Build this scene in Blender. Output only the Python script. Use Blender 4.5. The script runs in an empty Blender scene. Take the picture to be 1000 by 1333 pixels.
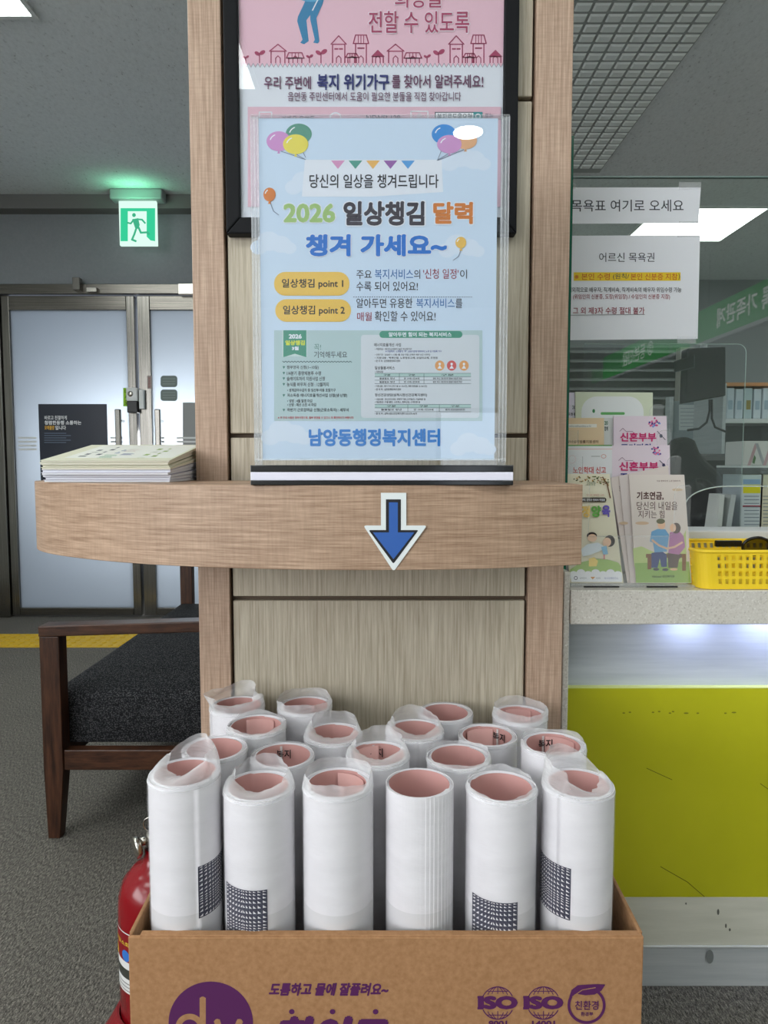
import bpy, bmesh, math, random
from mathutils import Vector, Matrix, noise as mnoise

scene = bpy.context.scene
COL = scene.collection
PI = math.pi

# ------------------------------------------------------------------ camera
CAM_H = 1.0
PITCH = math.radians(4.0)
FPX = 890.0                                  # focal length in pixels of a 1000 x 1333 image
cam_data = bpy.data.cameras.new('camera')
cam_data.sensor_fit = 'HORIZONTAL'
cam_data.sensor_width = 36.0
cam_data.lens = 36.0 * FPX / 1000.0
cam_data.clip_start = 0.02
cam = bpy.data.objects.new('camera', cam_data)
COL.objects.link(cam)
cam.location = (0, 0, CAM_H)
cam.rotation_euler = (PI / 2 - PITCH, 0, 0)
scene.camera = cam

# ------------------------------------------------------------------ world, lights, exposure
world = bpy.data.worlds.new('world')
scene.world = world
world.use_nodes = True
wb = world.node_tree.nodes['Background']
wb.inputs[0].default_value = (0.72, 0.82, 1.0, 1)
wb.inputs[1].default_value = 0.5
scene.view_settings.view_transform = 'Standard'
scene.view_settings.look = 'None'
scene.view_settings.exposure = 0.0
scene.view_settings.gamma = 1.0
scene.view_settings.use_curve_mapping = False
scene.cycles.use_denoising = True
scene.cycles.max_bounces = 10
scene.cycles.transparent_max_bounces = 24
scene.cycles.caustics_reflective = False
scene.cycles.caustics_refractive = False
scene.cycles.sample_clamp_indirect = 6.0

LAMP_PANEL = 9.0                             # radiance of the ceiling panels
CEIL = 2.66


def area(name, loc, rot, sx, sy, power, color=(1, 1, 1)):
    d = bpy.data.lights.new(name, 'AREA')
    d.shape = 'RECTANGLE'; d.size = sx; d.size_y = sy; d.energy = power; d.color = color
    o = bpy.data.objects.new(name, d); COL.objects.link(o)
    o.location = loc; o.rotation_euler = rot
    return o


# added daylight, as from unseen windows behind the camera and on the left
area('window_daylight', (-2.47, -5.4, 1.6), (PI / 2, 0, 0), 1.3, 1.6, 24, (0.99, 0.99, 1.0))
area('window_daylight', (-3.2, -2.6, 1.6), (0, -PI / 2, 0), 1.6, 4.2, 138, (0.99, 0.99, 1.0))
# daylight in the vestibule beyond the frosted doors
area('vestibule_daylight', (-1.2, 4.98, 1.05), (-PI / 2, 0, 0), 1.6, .35, 26, (0.94, 0.97, 1.0))

# ------------------------------------------------------------------ helpers: pixels to places
SA, CA = math.sin(PITCH), math.cos(PITCH)


def ray(px, py):
    u = (px - 500.0) / FPX; v = (666.5 - py) / FPX
    return Vector((u, CA + v * SA, -SA + v * CA))


def at(px, py, Y):
    r = ray(px, py)
    return Vector((0, 0, CAM_H)) + r * (Y / r.y)


def at_z(px, py, z):
    r = ray(px, py)
    return Vector((0, 0, CAM_H)) + r * ((z - CAM_H) / r.z)


# ------------------------------------------------------------------ helpers: materials
def lin(c):
    c = c / 255.0
    return c / 12.92 if c <= 0.04045 else ((c + 0.055) / 1.055) ** 2.4


def rgb(r, g, b):
    return (lin(r), lin(g), lin(b), 1.0)


def nmat(name):
    m = bpy.data.materials.new(name); m.use_nodes = True
    nt = m.node_tree
    return m, nt, nt.nodes['Principled BSDF']


def plain(name, col, rough=0.5, metal=0.0, spec=0.5):
    m, nt, p = nmat(name)
    p.inputs['Base Color'].default_value = col
    p.inputs['Roughness'].default_value = rough
    p.inputs['Metallic'].default_value = metal
    p.inputs['Specular IOR Level'].default_value = spec
    return m


def tex_chain(nt, scale=(1, 1, 1), rot=(0, 0, 0)):
    tc = nt.nodes.new('ShaderNodeTexCoord'); mp = nt.nodes.new('ShaderNodeMapping')
    mp.inputs['Scale'].default_value = scale; mp.inputs['Rotation'].default_value = rot
    nt.links.new(tc.outputs['Object'], mp.inputs['Vector'])
    return mp.outputs['Vector']


def noise_node(nt, vec, scale, detail=4, rough=0.6):
    n = nt.nodes.new('ShaderNodeTexNoise')
    n.inputs['Scale'].default_value = scale; n.inputs['Detail'].default_value = detail
    n.inputs['Roughness'].default_value = rough
    nt.links.new(vec, n.inputs['Vector'])
    return n.outputs['Fac']


def ramp(nt, fac, stops):
    r = nt.nodes.new('ShaderNodeValToRGB')
    e = r.color_ramp.elements
    e[0].position, e[0].color = stops[0]
    e[1].position, e[1].color = stops[-1]
    for pos, c in stops[1:-1]:
        k = e.new(pos); k.color = c
    nt.links.new(fac, r.inputs['Fac'])
    return r.outputs['Color']


def mixc(nt, a, b, fac, mode='MULTIPLY'):
    m = nt.nodes.new('ShaderNodeMix'); m.data_type = 'RGBA'; m.blend_type = mode
    if isinstance(fac, (int, float)):
        m.inputs['Factor'].default_value = fac
    else:
        nt.links.new(fac, m.inputs['Factor'])
    nt.links.new(a, m.inputs['A']); nt.links.new(b, m.inputs['B'])
    return m.outputs['Result']


def bump(nt, p, h, strength, dist=0.001):
    b = nt.nodes.new('ShaderNodeBump')
    b.inputs['Strength'].default_value = strength; b.inputs['Distance'].default_value = dist
    nt.links.new(h, b.inputs['Height']); nt.links.new(b.outputs['Normal'], p.inputs['Normal'])


def noisy(name, c1, c2, scale=(40, 40, 40), rough=0.6, bstr=0.0, detail=4, lo=0.3, hi=0.7, metal=0.0, spec=0.5, bdist=0.001):
    m, nt, p = nmat(name)
    f = noise_node(nt, tex_chain(nt, scale), 1.0, detail)
    nt.links.new(ramp(nt, f, [(lo, c1), (hi, c2)]), p.inputs['Base Color'])
    p.inputs['Roughness'].default_value = rough; p.inputs['Metallic'].default_value = metal
    p.inputs['Specular IOR Level'].default_value = spec
    if bstr:
        bump(nt, p, f, bstr, bdist)
    return m


def wood(name, dark, light, along, cross=True, rough=0.45, fine=260):
    """laminate with grain running along one axis and a fine woven cross pattern"""
    m, nt, p = nmat(name)
    s = {'x': (15, 15, fine), 'y': (fine, 6.0, fine), 'z': (fine, fine, 9.0)}[along]
    s2 = {'x': (6, 6, 200), 'y': (60, 4, 60), 'z': (70, 70, 3)}[along]
    f1 = noise_node(nt, tex_chain(nt, s), 1.0, 5, 0.65)
    f2 = noise_node(nt, tex_chain(nt, s2), 1.0, 3)
    c = ramp(nt, f1, [(0.32, dark), (0.66, light)])
    g = ramp(nt, f2, [(0.3, (0.91, 0.9, 0.89, 1)), (0.7, (1, 1, 1, 1))])
    c = mixc(nt, c, g, 0.8)
    h = f1
    if cross:
        s3 = {'x': (300, 300, 22), 'y': (8, 700, 8), 'z': (30, 30, 330)}[along]
        f3 = noise_node(nt, tex_chain(nt, s3), 1.0, 2)
        g3 = ramp(nt, f3, [(0.35, (0.86, 0.86, 0.85, 1)), (0.6, (1, 1, 1, 1))])
        c = mixc(nt, c, g3, 0.75)
    nt.links.new(c, p.inputs['Base Color'])
    p.inputs['Roughness'].default_value = rough
    p.inputs['Specular IOR Level'].default_value = 0.35
    bump(nt, p, h, 0.15, 0.0006)
    return m


def clear(name, tint=(1, 1, 1, 1), ior=1.5, rough=0.0, extra=0.0):
    """thin clear sheet: transparent with a fresnel mirror on top"""
    m = bpy.data.materials.new(name); m.use_nodes = True
    nt = m.node_tree; nt.nodes.clear()
    out = nt.nodes.new('ShaderNodeOutputMaterial'); mx = nt.nodes.new('ShaderNodeMixShader')
    tr = nt.nodes.new('ShaderNodeBsdfTransparent'); gl = nt.nodes.new('ShaderNodeBsdfGlossy')
    fr = nt.nodes.new('ShaderNodeFresnel')
    tr.inputs['Color'].default_value = tint
    gl.inputs['Roughness'].default_value = rough
    ge = nt.nodes.new('ShaderNodeNewGeometry'); mr = nt.nodes.new('ShaderNodeMapRange')
    mr.inputs['To Min'].default_value = ior; mr.inputs['To Max'].default_value = 1.0 / ior   # the same mirror from either side of the sheet
    nt.links.new(ge.outputs['Backfacing'], mr.inputs['Value']); nt.links.new(mr.outputs[0], fr.inputs['IOR'])
    fac = fr.outputs[0]
    if extra:
        ad = nt.nodes.new('ShaderNodeMath'); ad.operation = 'ADD'; ad.use_clamp = True
        ad.inputs[1].default_value = extra
        nt.links.new(fac, ad.inputs[0]); fac = ad.outputs[0]
    nt.links.new(fac, mx.inputs['Fac'])
    nt.links.new(tr.outputs[0], mx.inputs[1]); nt.links.new(gl.outputs[0], mx.inputs[2])
    nt.links.new(mx.outputs[0], out.inputs['Surface'])
    return m


def film(name, amount, edge, col=(0.9, 0.9, 0.92, 1)):
    m = bpy.data.materials.new(name); m.use_nodes = True
    nt = m.node_tree; p = nt.nodes['Principled BSDF']; out = nt.nodes['Material Output']
    p.inputs['Base Color'].default_value = col
    p.inputs['Roughness'].default_value = 0.22
    v = tex_chain(nt, (22, 22, 95), (0, .25, 0))
    f = noise_node(nt, v, 1.0, 4)
    bump(nt, p, f, 0.7, 0.006)
    tr = nt.nodes.new('ShaderNodeBsdfTransparent'); mx = nt.nodes.new('ShaderNodeMixShader')
    lw = nt.nodes.new('ShaderNodeLayerWeight'); lw.inputs['Blend'].default_value = 0.3
    ma = nt.nodes.new('ShaderNodeMath'); ma.operation = 'MULTIPLY_ADD'; ma.use_clamp = True
    ma.inputs[1].default_value = edge; ma.inputs[2].default_value = amount
    nt.links.new(lw.outputs['Facing'], ma.inputs[0])
    nt.links.new(ma.outputs[0], mx.inputs['Fac'])
    nt.links.new(tr.outputs[0], mx.inputs[1]); nt.links.new(p.outputs[0], mx.inputs[2])
    nt.links.new(mx.outputs[0], out.inputs['Surface'])
    return m


def emit(name, col, strength):
    m = bpy.data.materials.new(name); m.use_nodes = True
    nt = m.node_tree; nt.nodes.clear()
    out = nt.nodes.new('ShaderNodeOutputMaterial'); e = nt.nodes.new('ShaderNodeEmission')
    e.inputs[0].default_value = col; e.inputs[1].default_value = strength
    nt.links.new(e.outputs[0], out.inputs['Surface'])
    return m


INKS = {}


def ink(r, g, b, rough=0.55):
    k = (r, g, b, rough)
    if k not in INKS:
        INKS[k] = plain('ink_%02x%02x%02x' % (r, g, b), rgb(r, g, b), rough, 0, 0.3)
    return INKS[k]


# ------------------------------------------------------------------ helpers: objects
OFF = {}


def thing(name, label, cat, loc=(0, 0, 0), group=None):
    o = bpy.data.objects.new(name, None); COL.objects.link(o)
    o.empty_display_size = 0.05
    o.location = loc
    o['label'] = label; o['category'] = cat
    if group:
        o['group'] = group
    OFF[o.name] = Vector(loc)
    return o


def tag(o, label, cat, group=None):
    o['label'] = label; o['category'] = cat
    if group:
        o['group'] = group
    return o


class MB:
    """collects shapes in world coordinates, builds ONE mesh object"""

    def __init__(s):
        s.v = []; s.f = []; s.mi = []; s.sm = []; s.mats = []

    def mat(s, m):
        if m not in s.mats:
            s.mats.append(m)
        return s.mats.index(m)

    def add(s, verts, faces, m, smooth=False):
        b = len(s.v); k = s.mat(m)
        s.v.extend([tuple(p) for p in verts])
        for f in faces:
            s.f.append([b + i for i in f]); s.mi.append(k); s.sm.append(smooth)

    def box(s, x0, x1, y0, y1, z0, z1, m):
        vs = [(x, y, z) for z in (z0, z1) for y in (y0, y1) for x in (x0, x1)]
        fs = [(0, 2, 3, 1), (4, 5, 7, 6), (0, 1, 5, 4), (2, 6, 7, 3), (0, 4, 6, 2), (1, 3, 7, 5)]
        s.add(vs, fs, m)

    def hexa(s, bottom, top, m):
        """prism between two rings with the same number of points"""
        n = len(bottom)
        vs = list(bottom) + list(top)
        fs = [tuple(range(n - 1, -1, -1)), tuple(range(n, 2 * n))]
        for i in range(n):
            j = (i + 1) % n
            fs.append((i, j, n + j, n + i))
        s.add(vs, fs, m)

    def prism(s, pts, d, m, smooth=False):
        d = Vector(d)
        s.hexa([Vector(p) for p in pts], [Vector(p) + d for p in pts], m)

    def tube(s, pts, r, m, n=10, close=False, radii=None):
        pts = [Vector(p) for p in pts]
        N = len(pts); rings = []
        prev = None
        for i, p in enumerate(pts):
            if close:
                t = pts[(i + 1) % N] - pts[i - 1]
            else:
                t = pts[min(i + 1, N - 1)] - pts[max(i - 1, 0)]
            t.normalize()
            if prev is None:
                a = Vector((0, 0, 1)) if abs(t.z) < 0.9 else Vector((1, 0, 0))
                prev = (a - t * a.dot(t)).normalized()
            else:
                prev = (prev - t * prev.dot(t)).normalized()
            b = t.cross(prev)
            rr = radii[i] if radii else r
            rings.append([p + prev * rr * math.cos(2 * PI * k / n) + b * rr * math.sin(2 * PI * k / n) for k in range(n)])
        vs = [q for ring in rings for q in ring]
        fs = []
        M = N if close else N - 1
        for i in range(M):
            a0 = i * n; b0 = ((i + 1) % N) * n
            for k in range(n):
                k2 = (k + 1) % n
                fs.append((a0 + k, a0 + k2, b0 + k2, b0 + k))
        if not close:
            fs.append(tuple(range(n - 1, -1, -1))); fs.append(tuple((N - 1) * n + k for k in range(n)))
        s.add(vs, fs, m, True)

    def lathe(s, c, prof, m, n=32, axis='z', smooth=True):
        c = Vector(c); vs = []; fs = []
        for (r, h) in prof:
            for k in range(n):
                a = 2 * PI * k / n
                if axis == 'z':
                    vs.append(c + Vector((r * math.cos(a), r * math.sin(a), h)))
                elif axis == 'y':
                    vs.append(c + Vector((r * math.cos(a), h, -r * math.sin(a))))
                else:
                    vs.append(c + Vector((h, r * math.cos(a), r * math.sin(a))))
        for i in range(len(prof) - 1):
            for k in range(n):
                k2 = (k + 1) % n
                fs.append((i * n + k, i * n + k2, (i + 1) * n + k2, (i + 1) * n + k))
        if prof[0][0] > 1e-6:
            fs.append(tuple(range(n - 1, -1, -1)))
        if prof[-1][0] > 1e-6:
            fs.append(tuple((len(prof) - 1) * n + k for k in range(n)))
        s.add(vs, fs, m, smooth)

    def build(s, name, parent=None, bevel=0.0, segs=2, kind=None, solid=0.0, subsurf=0):
        me = bpy.data.meshes.new(name)
        off = OFF[parent.name] if parent is not None else Vector((0, 0, 0))
        me.from_pydata([(Vector(p) - off)[:] for p in s.v], [], s.f)
        for m in s.mats:
            me.materials.append(m)
        me.polygons.foreach_set('material_index', s.mi)
        me.polygons.foreach_set('use_smooth', s.sm)
        me.update()
        o = bpy.data.objects.new(name, me); COL.objects.link(o)
        if parent is not None:
            o.parent = parent; OFF[o.name] = off
        else:
            OFF[o.name] = Vector((0, 0, 0))
        if solid:
            md = o.modifiers.new('solid', 'SOLIDIFY'); md.thickness = solid; md.offset = 0
        if bevel:
            md = o.modifiers.new('bevel', 'BEVEL'); md.width = bevel; md.segments = segs
            md.limit_method = 'ANGLE'; md.angle_limit = math.radians(40)
        if subsurf:
            md = o.modifiers.new('sub', 'SUBSURF'); md.levels = subsurf; md.render_levels = subsurf
        if kind:
            o['kind'] = kind
        return o


def struct(name, mb, **k):
    return mb.build(name, kind='structure', **k)


def one(name, mb, label, cat, loc, group=None, **k):
    """a top-level thing that is a single mesh, its origin at its base"""
    OFF['__tmp'] = Vector(loc)

    class _P: pass
    me = mb.build(name, **k)
    off = Vector(loc)
    for v in me.data.vertices:
        v.co -= off
    me.location = off
    OFF[me.name] = off
    return tag(me, label, cat, group)


# ------------------------------------------------------------------ helpers: printing on planes
TXT = {}
_tc = bpy.data.curves.new('lettering', 'FONT')
_to = bpy.data.objects.new('lettering', _tc)
_ts = bpy.data.scenes.new('lettering')
_ts.collection.objects.link(_to)


def text_mesh(body, bold=0.0, shear=0.0, res=3):
    k = (body, shear)
    if k not in TXT:
        _tc.body = body; _tc.size = 1.0; _tc.shear = shear; _tc.resolution_u = res
        vl = _ts.view_layers[0]; vl.update()
        me = bpy.data.meshes.new_from_object(_to.evaluated_get(vl.depsgraph))
        TXT[k] = ([(v.co.x, v.co.y) for v in me.vertices], [tuple(p.vertices) for p in me.polygons])
        bpy.data.meshes.remove(me)
    vs, fs = TXT[k]
    xs = [v[0] for v in vs]; ys = [v[1] for v in vs]
    x0, x1, y0, y1 = min(xs) - bold, max(xs) + bold, min(ys) - bold, max(ys) + bold
    if bold > 0:                               # heavier strokes: shifted copies of the thin letters
        m = 8 if bold > .015 else 4
        dirs = [(0, 0)] + [(bold * math.cos(2 * PI * i / m), bold * math.sin(2 * PI * i / m)) for i in range(m)]
    else:
        dirs = [(0, 0)]
    out = []; of = []
    for n, (dx, dy) in enumerate(dirs):
        b = len(out)
        out += [((x + dx - x0) / (x1 - x0 or 1), (y + dy - y0) / (y1 - y0 or 1), n) for x, y in vs]
        of += [tuple(b + i for i in f) for f in fs]
    return out, of, (x1 - x0) / (y1 - y0 or 1)


class Print:
    """flat printing on a plane: shapes in picture coordinates land on the plane where it stands"""

    def __init__(s, p0, n=(0, -1, 0), step=0.00012, base=0.0002):
        s.p0 = Vector(p0); s.n = Vector(n).normalized(); s.step = step; s.base = base; s.k = 0
        s.mb = MB()

    def P(s, x, y, lift):
        r = ray(x, y); c = Vector((0, 0, CAM_H))
        t = (s.p0 - c).dot(s.n) / r.dot(s.n)
        return c + r * t + s.n * lift

    def up(s):
        s.k += 1
        return s.base + s.k * s.step

    def poly(s, pts, m, hold=False):
        l = s.base + s.k * s.step if hold else s.up()
        vs = [s.P(x, y, l) for x, y in pts]
        s.mb.add(vs, [tuple(range(len(vs)))[::-1]], m)

    def rect(s, x0, y0, x1, y1, m, hold=False):
        s.poly([(x0, y0), (x1, y0), (x1, y1), (x0, y1)], m, hold)

    def rrect(s, x0, y0, x1, y1, r, m, hold=False):
        pts = []
        for cx, cy, a0 in ((x1 - r, y0 + r, -90), (x1 - r, y1 - r, 0), (x0 + r, y1 - r, 90), (x0 + r, y0 + r, 180)):
            for i in range(7):
                a = math.radians(a0 + 15 * i)
                pts.append((cx + r * math.cos(a), cy + r * math.sin(a)))
        s.poly(pts, m, hold)

    def ell(s, cx, cy, rx, ry, m, n=28, hold=False, rot=0.0):
        c, t = math.cos(rot), math.sin(rot)
        pts = []
        for i in range(n):
            a = 2 * PI * i / n
            x, y = rx * math.cos(a), ry * math.sin(a)
            pts.append((cx + x * c - y * t, cy + x * t + y * c))
        s.poly(pts, m, hold)

    def ring(s, cx, cy, rx, ry, w, m, a0=0, a1=360, n=36, hold=False):
        l = s.base + s.k * s.step if hold else s.up()
        vs = []; fs = []
        for i in range(n + 1):
            a = math.radians(a0 + (a1 - a0) * i / n)
            vs.append(s.P(cx + (rx + w / 2) * math.cos(a), cy + (ry + w / 2) * math.sin(a), l))
            vs.append(s.P(cx + (rx - w / 2) * math.cos(a), cy + (ry - w / 2) * math.sin(a), l))
        for i in range(n):
            fs.append((2 * i, 2 * i + 1, 2 * i + 3, 2 * i + 2))
        s.mb.add(vs, fs, m)

    def line(s, pts, w, m, hold=False):
        l = s.base + s.k * s.step if hold else s.up()
        for (xa, ya), (xb, yb) in zip(pts[:-1], pts[1:]):
            dx, dy = xb - xa, yb - ya
            L = math.hypot(dx, dy) or 1
            ox, oy = -dy / L * w / 2, dx / L * w / 2
            ex, ey = dx / L * w * 0.3, dy / L * w * 0.3
            q = [(xa + ox - ex, ya + oy - ey), (xb + ox + ex, yb + oy + ey), (xb - ox + ex, yb - oy + ey), (xa - ox - ex, ya - oy - ey)]
            s.mb.add([s.P(x, y, l) for x, y in q], [(0, 1, 2, 3)], m)

    def text(s, body, x0, y0, x1, y1, m, bold=0.0, shear=0.0, outline=None, ow=0.03, hold=False, skew=0.0, warp=None):
        if outline is not None:
            g = 1.6 * ow * (y1 - y0)
            s.text(body, x0 - g, y0 - g, x1 + g, y1 + g, outline, bold + ow, shear, skew=skew, warp=warp)
        vs, fs, asp = text_mesh(body, bold, shear)
        l = s.base + s.k * s.step if hold else s.up()
        out = []
        for a, b, n in vs:
            x = x0 + a * (x1 - x0); y = y1 - b * (y1 - y0) + skew * a
            if warp:
                x, y = warp(x, y)
            out.append(s.P(x, y, l + n * 2e-6))
        s.mb.add(out, fs, m)

    def build(s, name, parent):
        return s.mb.build(name, parent)


# ------------------------------------------------------------------ materials
M = {}
M['stile'] = wood('stile_laminate', rgb(160, 131, 111), rgb(204, 177, 155), 'z', fine=340)
M['shelf'] = wood('shelf_laminate', rgb(146, 117, 95), rgb(192, 163, 139), 'x', fine=430)
M['board'] = wood('board_laminate', rgb(166, 154, 134), rgb(206, 197, 178), 'z', cross=False, fine=300)
M['groove'] = plain('groove_dark', rgb(92, 76, 60), 0.7)
M['walnut'] = wood('bench_walnut', rgb(38, 22, 15), rgb(80, 50, 34), 'z', cross=False, rough=0.35, fine=90)
M['walnut_x'] = wood('bench_walnut_rail', rgb(38, 22, 15), rgb(80, 50, 34), 'x', cross=False, rough=0.35, fine=90)
M['walnut_y'] = wood('bench_walnut_long', rgb(38, 22, 15), rgb(80, 50, 34), 'y', cross=False, rough=0.35, fine=90)
M['frame_black'] = plain('frame_black', rgb(20, 21, 24), 0.55, 0, 0.15)
M['paper'] = plain('paper_white', rgb(226, 228, 234), 0.6, 0, 0.3)
M['paper_warm'] = plain('paper_warm', rgb(226, 222, 206), 0.6, 0, 0.3)
M['acrylic'] = clear('acrylic', (0.98, 0.99, 1, 1), 1.5)
M['acrylic_edge'] = film('acrylic_edge', 0.16, 0.3, (0.92, 0.94, 0.96, 1))  # whitened to stand for light caught in the acrylic edges
M['glass'] = clear('screen_glass', (0.93, 0.97, 0.95, 1), 1.65)
M['glass_edge'] = plain('glass_green_edge', rgb(24, 92, 70), 0.15)
M['glass_edge_lit'] = plain('glass_pale_edge', rgb(196, 210, 208), 0.2)
M['black_gloss'] = plain('black_gloss', rgb(14, 14, 16), 0.12)
M['white_gloss'] = plain('white_acrylic', rgb(226, 224, 238), 0.3)
M['roll_white'] = noisy('calendar_paper', rgb(217, 214, 218), rgb(226, 223, 227), (20, 20, 60), 0.42, 0.32, 5, bdist=0.0035)
M['roll_pink'] = plain('calendar_pink', rgb(200, 152, 147), 0.55)
M['roll_base'] = plain('calendar_grey_foot', rgb(208, 206, 209), 0.45)
M['film'] = film('sleeve_film', 0.05, 0.16)
M['collar'] = film('sleeve_collar_film', 0.28, 0.55)
M['navy'] = plain('navy_ink', rgb(20, 22, 54), 0.5, 0, .2)
M['kraft'] = noisy('kraft_board', rgb(152, 111, 76), rgb(172, 130, 93), (160, 160, 160), 0.75, 0.12, 6, spec=0.2)
M['kraft_in'] = noisy('kraft_inner', rgb(140, 104, 72), rgb(166, 126, 90), (130, 130, 130), 0.8, 0.1, 5, spec=0.2)
M['purple'] = plain('purple_ink', rgb(84, 36, 84), 0.7, 0, 0.2)
M['red'] = plain('extinguisher_red', rgb(128, 6, 18), 0.2)
M['red_dull'] = plain('stand_red', rgb(124, 18, 26), 0.4)
M['chrome'] = plain('chrome', rgb(190, 186, 178), 0.25, 1.0)
M['steel'] = noisy('brushed_steel', rgb(104, 102, 97), rgb(140, 137, 131), (300, 300, 3), 0.24, 0.05, 3, metal=1.0)
M['steel_h'] = noisy('brushed_steel_header', rgb(98, 95, 90), rgb(132, 128, 121), (3, 300, 300), 0.26, 0.05, 3, metal=1.0)
M['black_plastic'] = plain('black_plastic', rgb(24, 24, 26), 0.4)
M['yellow'] = plain('basket_yellow', rgb(252, 216, 48), 0.4)
M['tactile'] = plain('tactile_yellow', rgb(206, 168, 34), 0.6)
M['stone'] = None
M['lime'] = noisy('lime_panel_paint', rgb(176, 175, 22), rgb(187, 185, 30), (6, 6, 6), 0.28, 0.0, 3)
M['apron'] = noisy('apron_grey', rgb(178, 184, 188), rgb(194, 199, 202), (5, 5, 90), 0.45, 0.0, 3)
M['plinth'] = noisy('plinth_beige', rgb(198, 197, 182), rgb(212, 210, 196), (6, 6, 60), 0.45, 0.0, 4)
M['kick'] = noisy('kick_steel', rgb(178, 183, 186), rgb(198, 201, 202), (4, 4, 80), 0.4, 0.0, 4, metal=0.15)
M['office_grey'] = plain('office_grey', rgb(112, 116, 118), 0.7)
M['dark_slat'] = plain('dark_slat', rgb(46, 48, 50), 0.6)
M['white_plastic'] = plain('white_plastic', rgb(214, 216, 216), 0.4)
M['lamp_on'] = emit('lamp_panel_glow', (0.95, 1.0, 0.98, 1), LAMP_PANEL)
M['lamp_frame'] = plain('lamp_frame_white', rgb(206, 210, 208), 0.5)


def stone():
    m, nt, p = nmat('terrazzo_stone')
    v = tex_chain(nt, (1, 1, 1))
    vo = nt.nodes.new('ShaderNodeTexVoronoi'); vo.inputs['Scale'].default_value = 380
    nt.links.new(v, vo.inputs['Vector'])
    sp = ramp(nt, vo.outputs['Color'], [(0.0, rgb(186, 180, 170)), (0.25, rgb(212, 207, 198)), (0.8, rgb(220, 216, 208)), (1.0, rgb(240, 238, 232))])
    f = noise_node(nt, v, 320, 3)
    g = ramp(nt, f, [(0.35, (0.9, 0.9, 0.9, 1)), (0.6, (1, 1, 1, 1))])
    nt.links.new(mixc(nt, sp, g, 0.8), p.inputs['Base Color'])
    p.inputs['Roughness'].default_value = 0.25
    return m


M['stone'] = stone()


def carpet():
    m, nt, p = nmat('carpet_grey')
    fa = noise_node(nt, tex_chain(nt, (300, 90, 1), (0, 0, 0.55)), 1.0, 4, 0.7)
    fb = noise_node(nt, tex_chain(nt, (300, 90, 1), (0, 0, -0.75)), 1.0, 4, 0.7)
    fc = noise_node(nt, tex_chain(nt, (420, 420, 1)), 1.0, 2, 0.6)
    ad = nt.nodes.new('ShaderNodeMath'); ad.operation = 'ADD'
    nt.links.new(fa, ad.inputs[0]); nt.links.new(fb, ad.inputs[1])
    a2 = nt.nodes.new('ShaderNodeMath'); a2.operation = 'MULTIPLY_ADD'; a2.inputs[1].default_value = .36
    nt.links.new(ad.outputs[0], a2.inputs[0])
    a3 = nt.nodes.new('ShaderNodeMath'); a3.operation = 'MULTIPLY'; a3.inputs[1].default_value = .28
    nt.links.new(fc, a3.inputs[0]); nt.links.new(a3.outputs[0], a2.inputs[2])
    f1 = a2.outputs[0]
    f2 = noise_node(nt, tex_chain(nt, (5, 5, 5)), 1.0, 3)
    c = ramp(nt, f1, [(0.40, rgb(50, 49, 47)), (0.5, rgb(100, 97, 91)), (0.62, rgb(160, 155, 145))])
    g = ramp(nt, f2, [(0.3, (0.9, 0.9, 0.9, 1)), (0.7, (1.0, 1.0, 1.0, 1))])
    nt.links.new(mixc(nt, c, g, 0.8), p.inputs['Base Color'])
    p.inputs['Roughness'].default_value = 0.95; p.inputs['Specular IOR Level'].default_value = 0.1
    bump(nt, p, f1, 0.6, 0.004)
    return m


def ceiling_tiles():
    m, nt, p = nmat('ceiling_speckled_tile')
    v = tex_chain(nt, (1, 1, 1))
    f = noise_node(nt, tex_chain(nt, (75, 40, 60)), 1.0, 3, 0.7)
    c = ramp(nt, f, [(0.24, rgb(134, 137, 137)), (0.36, rgb(206, 211, 212)), (0.6, rgb(216, 221, 222))])
    nt.links.new(c, p.inputs['Base Color'])
    p.inputs['Roughness'].default_value = 0.9; p.inputs['Specular IOR Level'].default_value = 0.1
    bump(nt, p, f, 0.25, 0.003)
    return m


def fabric():
    m, nt, p = nmat('bench_fabric')
    v = tex_chain(nt, (1, 1, 1))
    a = nt.nodes.new('ShaderNodeTexVoronoi'); a.inputs['Scale'].default_value = 250
    nt.links.new(tex_chain(nt, (1.0, 0.6, 1.3)), a.inputs['Vector'])
    c = ramp(nt, a.outputs['Distance'], [(0.05, rgb(112, 112, 112)), (0.3, rgb(62, 62, 64)), (0.6, rgb(28, 29, 31))])
    f = noise_node(nt, v, 90, 3)
    g = ramp(nt, f, [(0.3, (0.6, 0.6, 0.62, 1)), (0.65, (1.1, 1.1, 1.1, 1))])
    nt.links.new(mixc(nt, c, g, 0.9), p.inputs['Base Color'])
    p.inputs['Roughness'].default_value = 0.9; p.inputs['Specular IOR Level'].default_value = 0.15
    bump(nt, p, a.outputs['Distance'], 0.6, 0.002)
    return m


def frosted():
    m = bpy.data.materials.new('frosted_door_glass'); m.use_nodes = True
    nt = m.node_tree; p = nt.nodes['Principled BSDF']; out = nt.nodes['Material Output']
    p.inputs['Base Color'].default_value = rgb(150, 156, 160); p.inputs['Roughness'].default_value = 0.3
    t = nt.nodes.new('ShaderNodeBsdfTranslucent'); t.inputs['Color'].default_value = (0.85, 0.9, 0.95, 1)
    mx = nt.nodes.new('ShaderNodeMixShader'); mx.inputs['Fac'].default_value = 0.7
    nt.links.new(p.outputs[0], mx.inputs[1]); nt.links.new(t.outputs[0], mx.inputs[2])
    nt.links.new(mx.outputs[0], out.inputs['Surface'])
    return m


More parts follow.
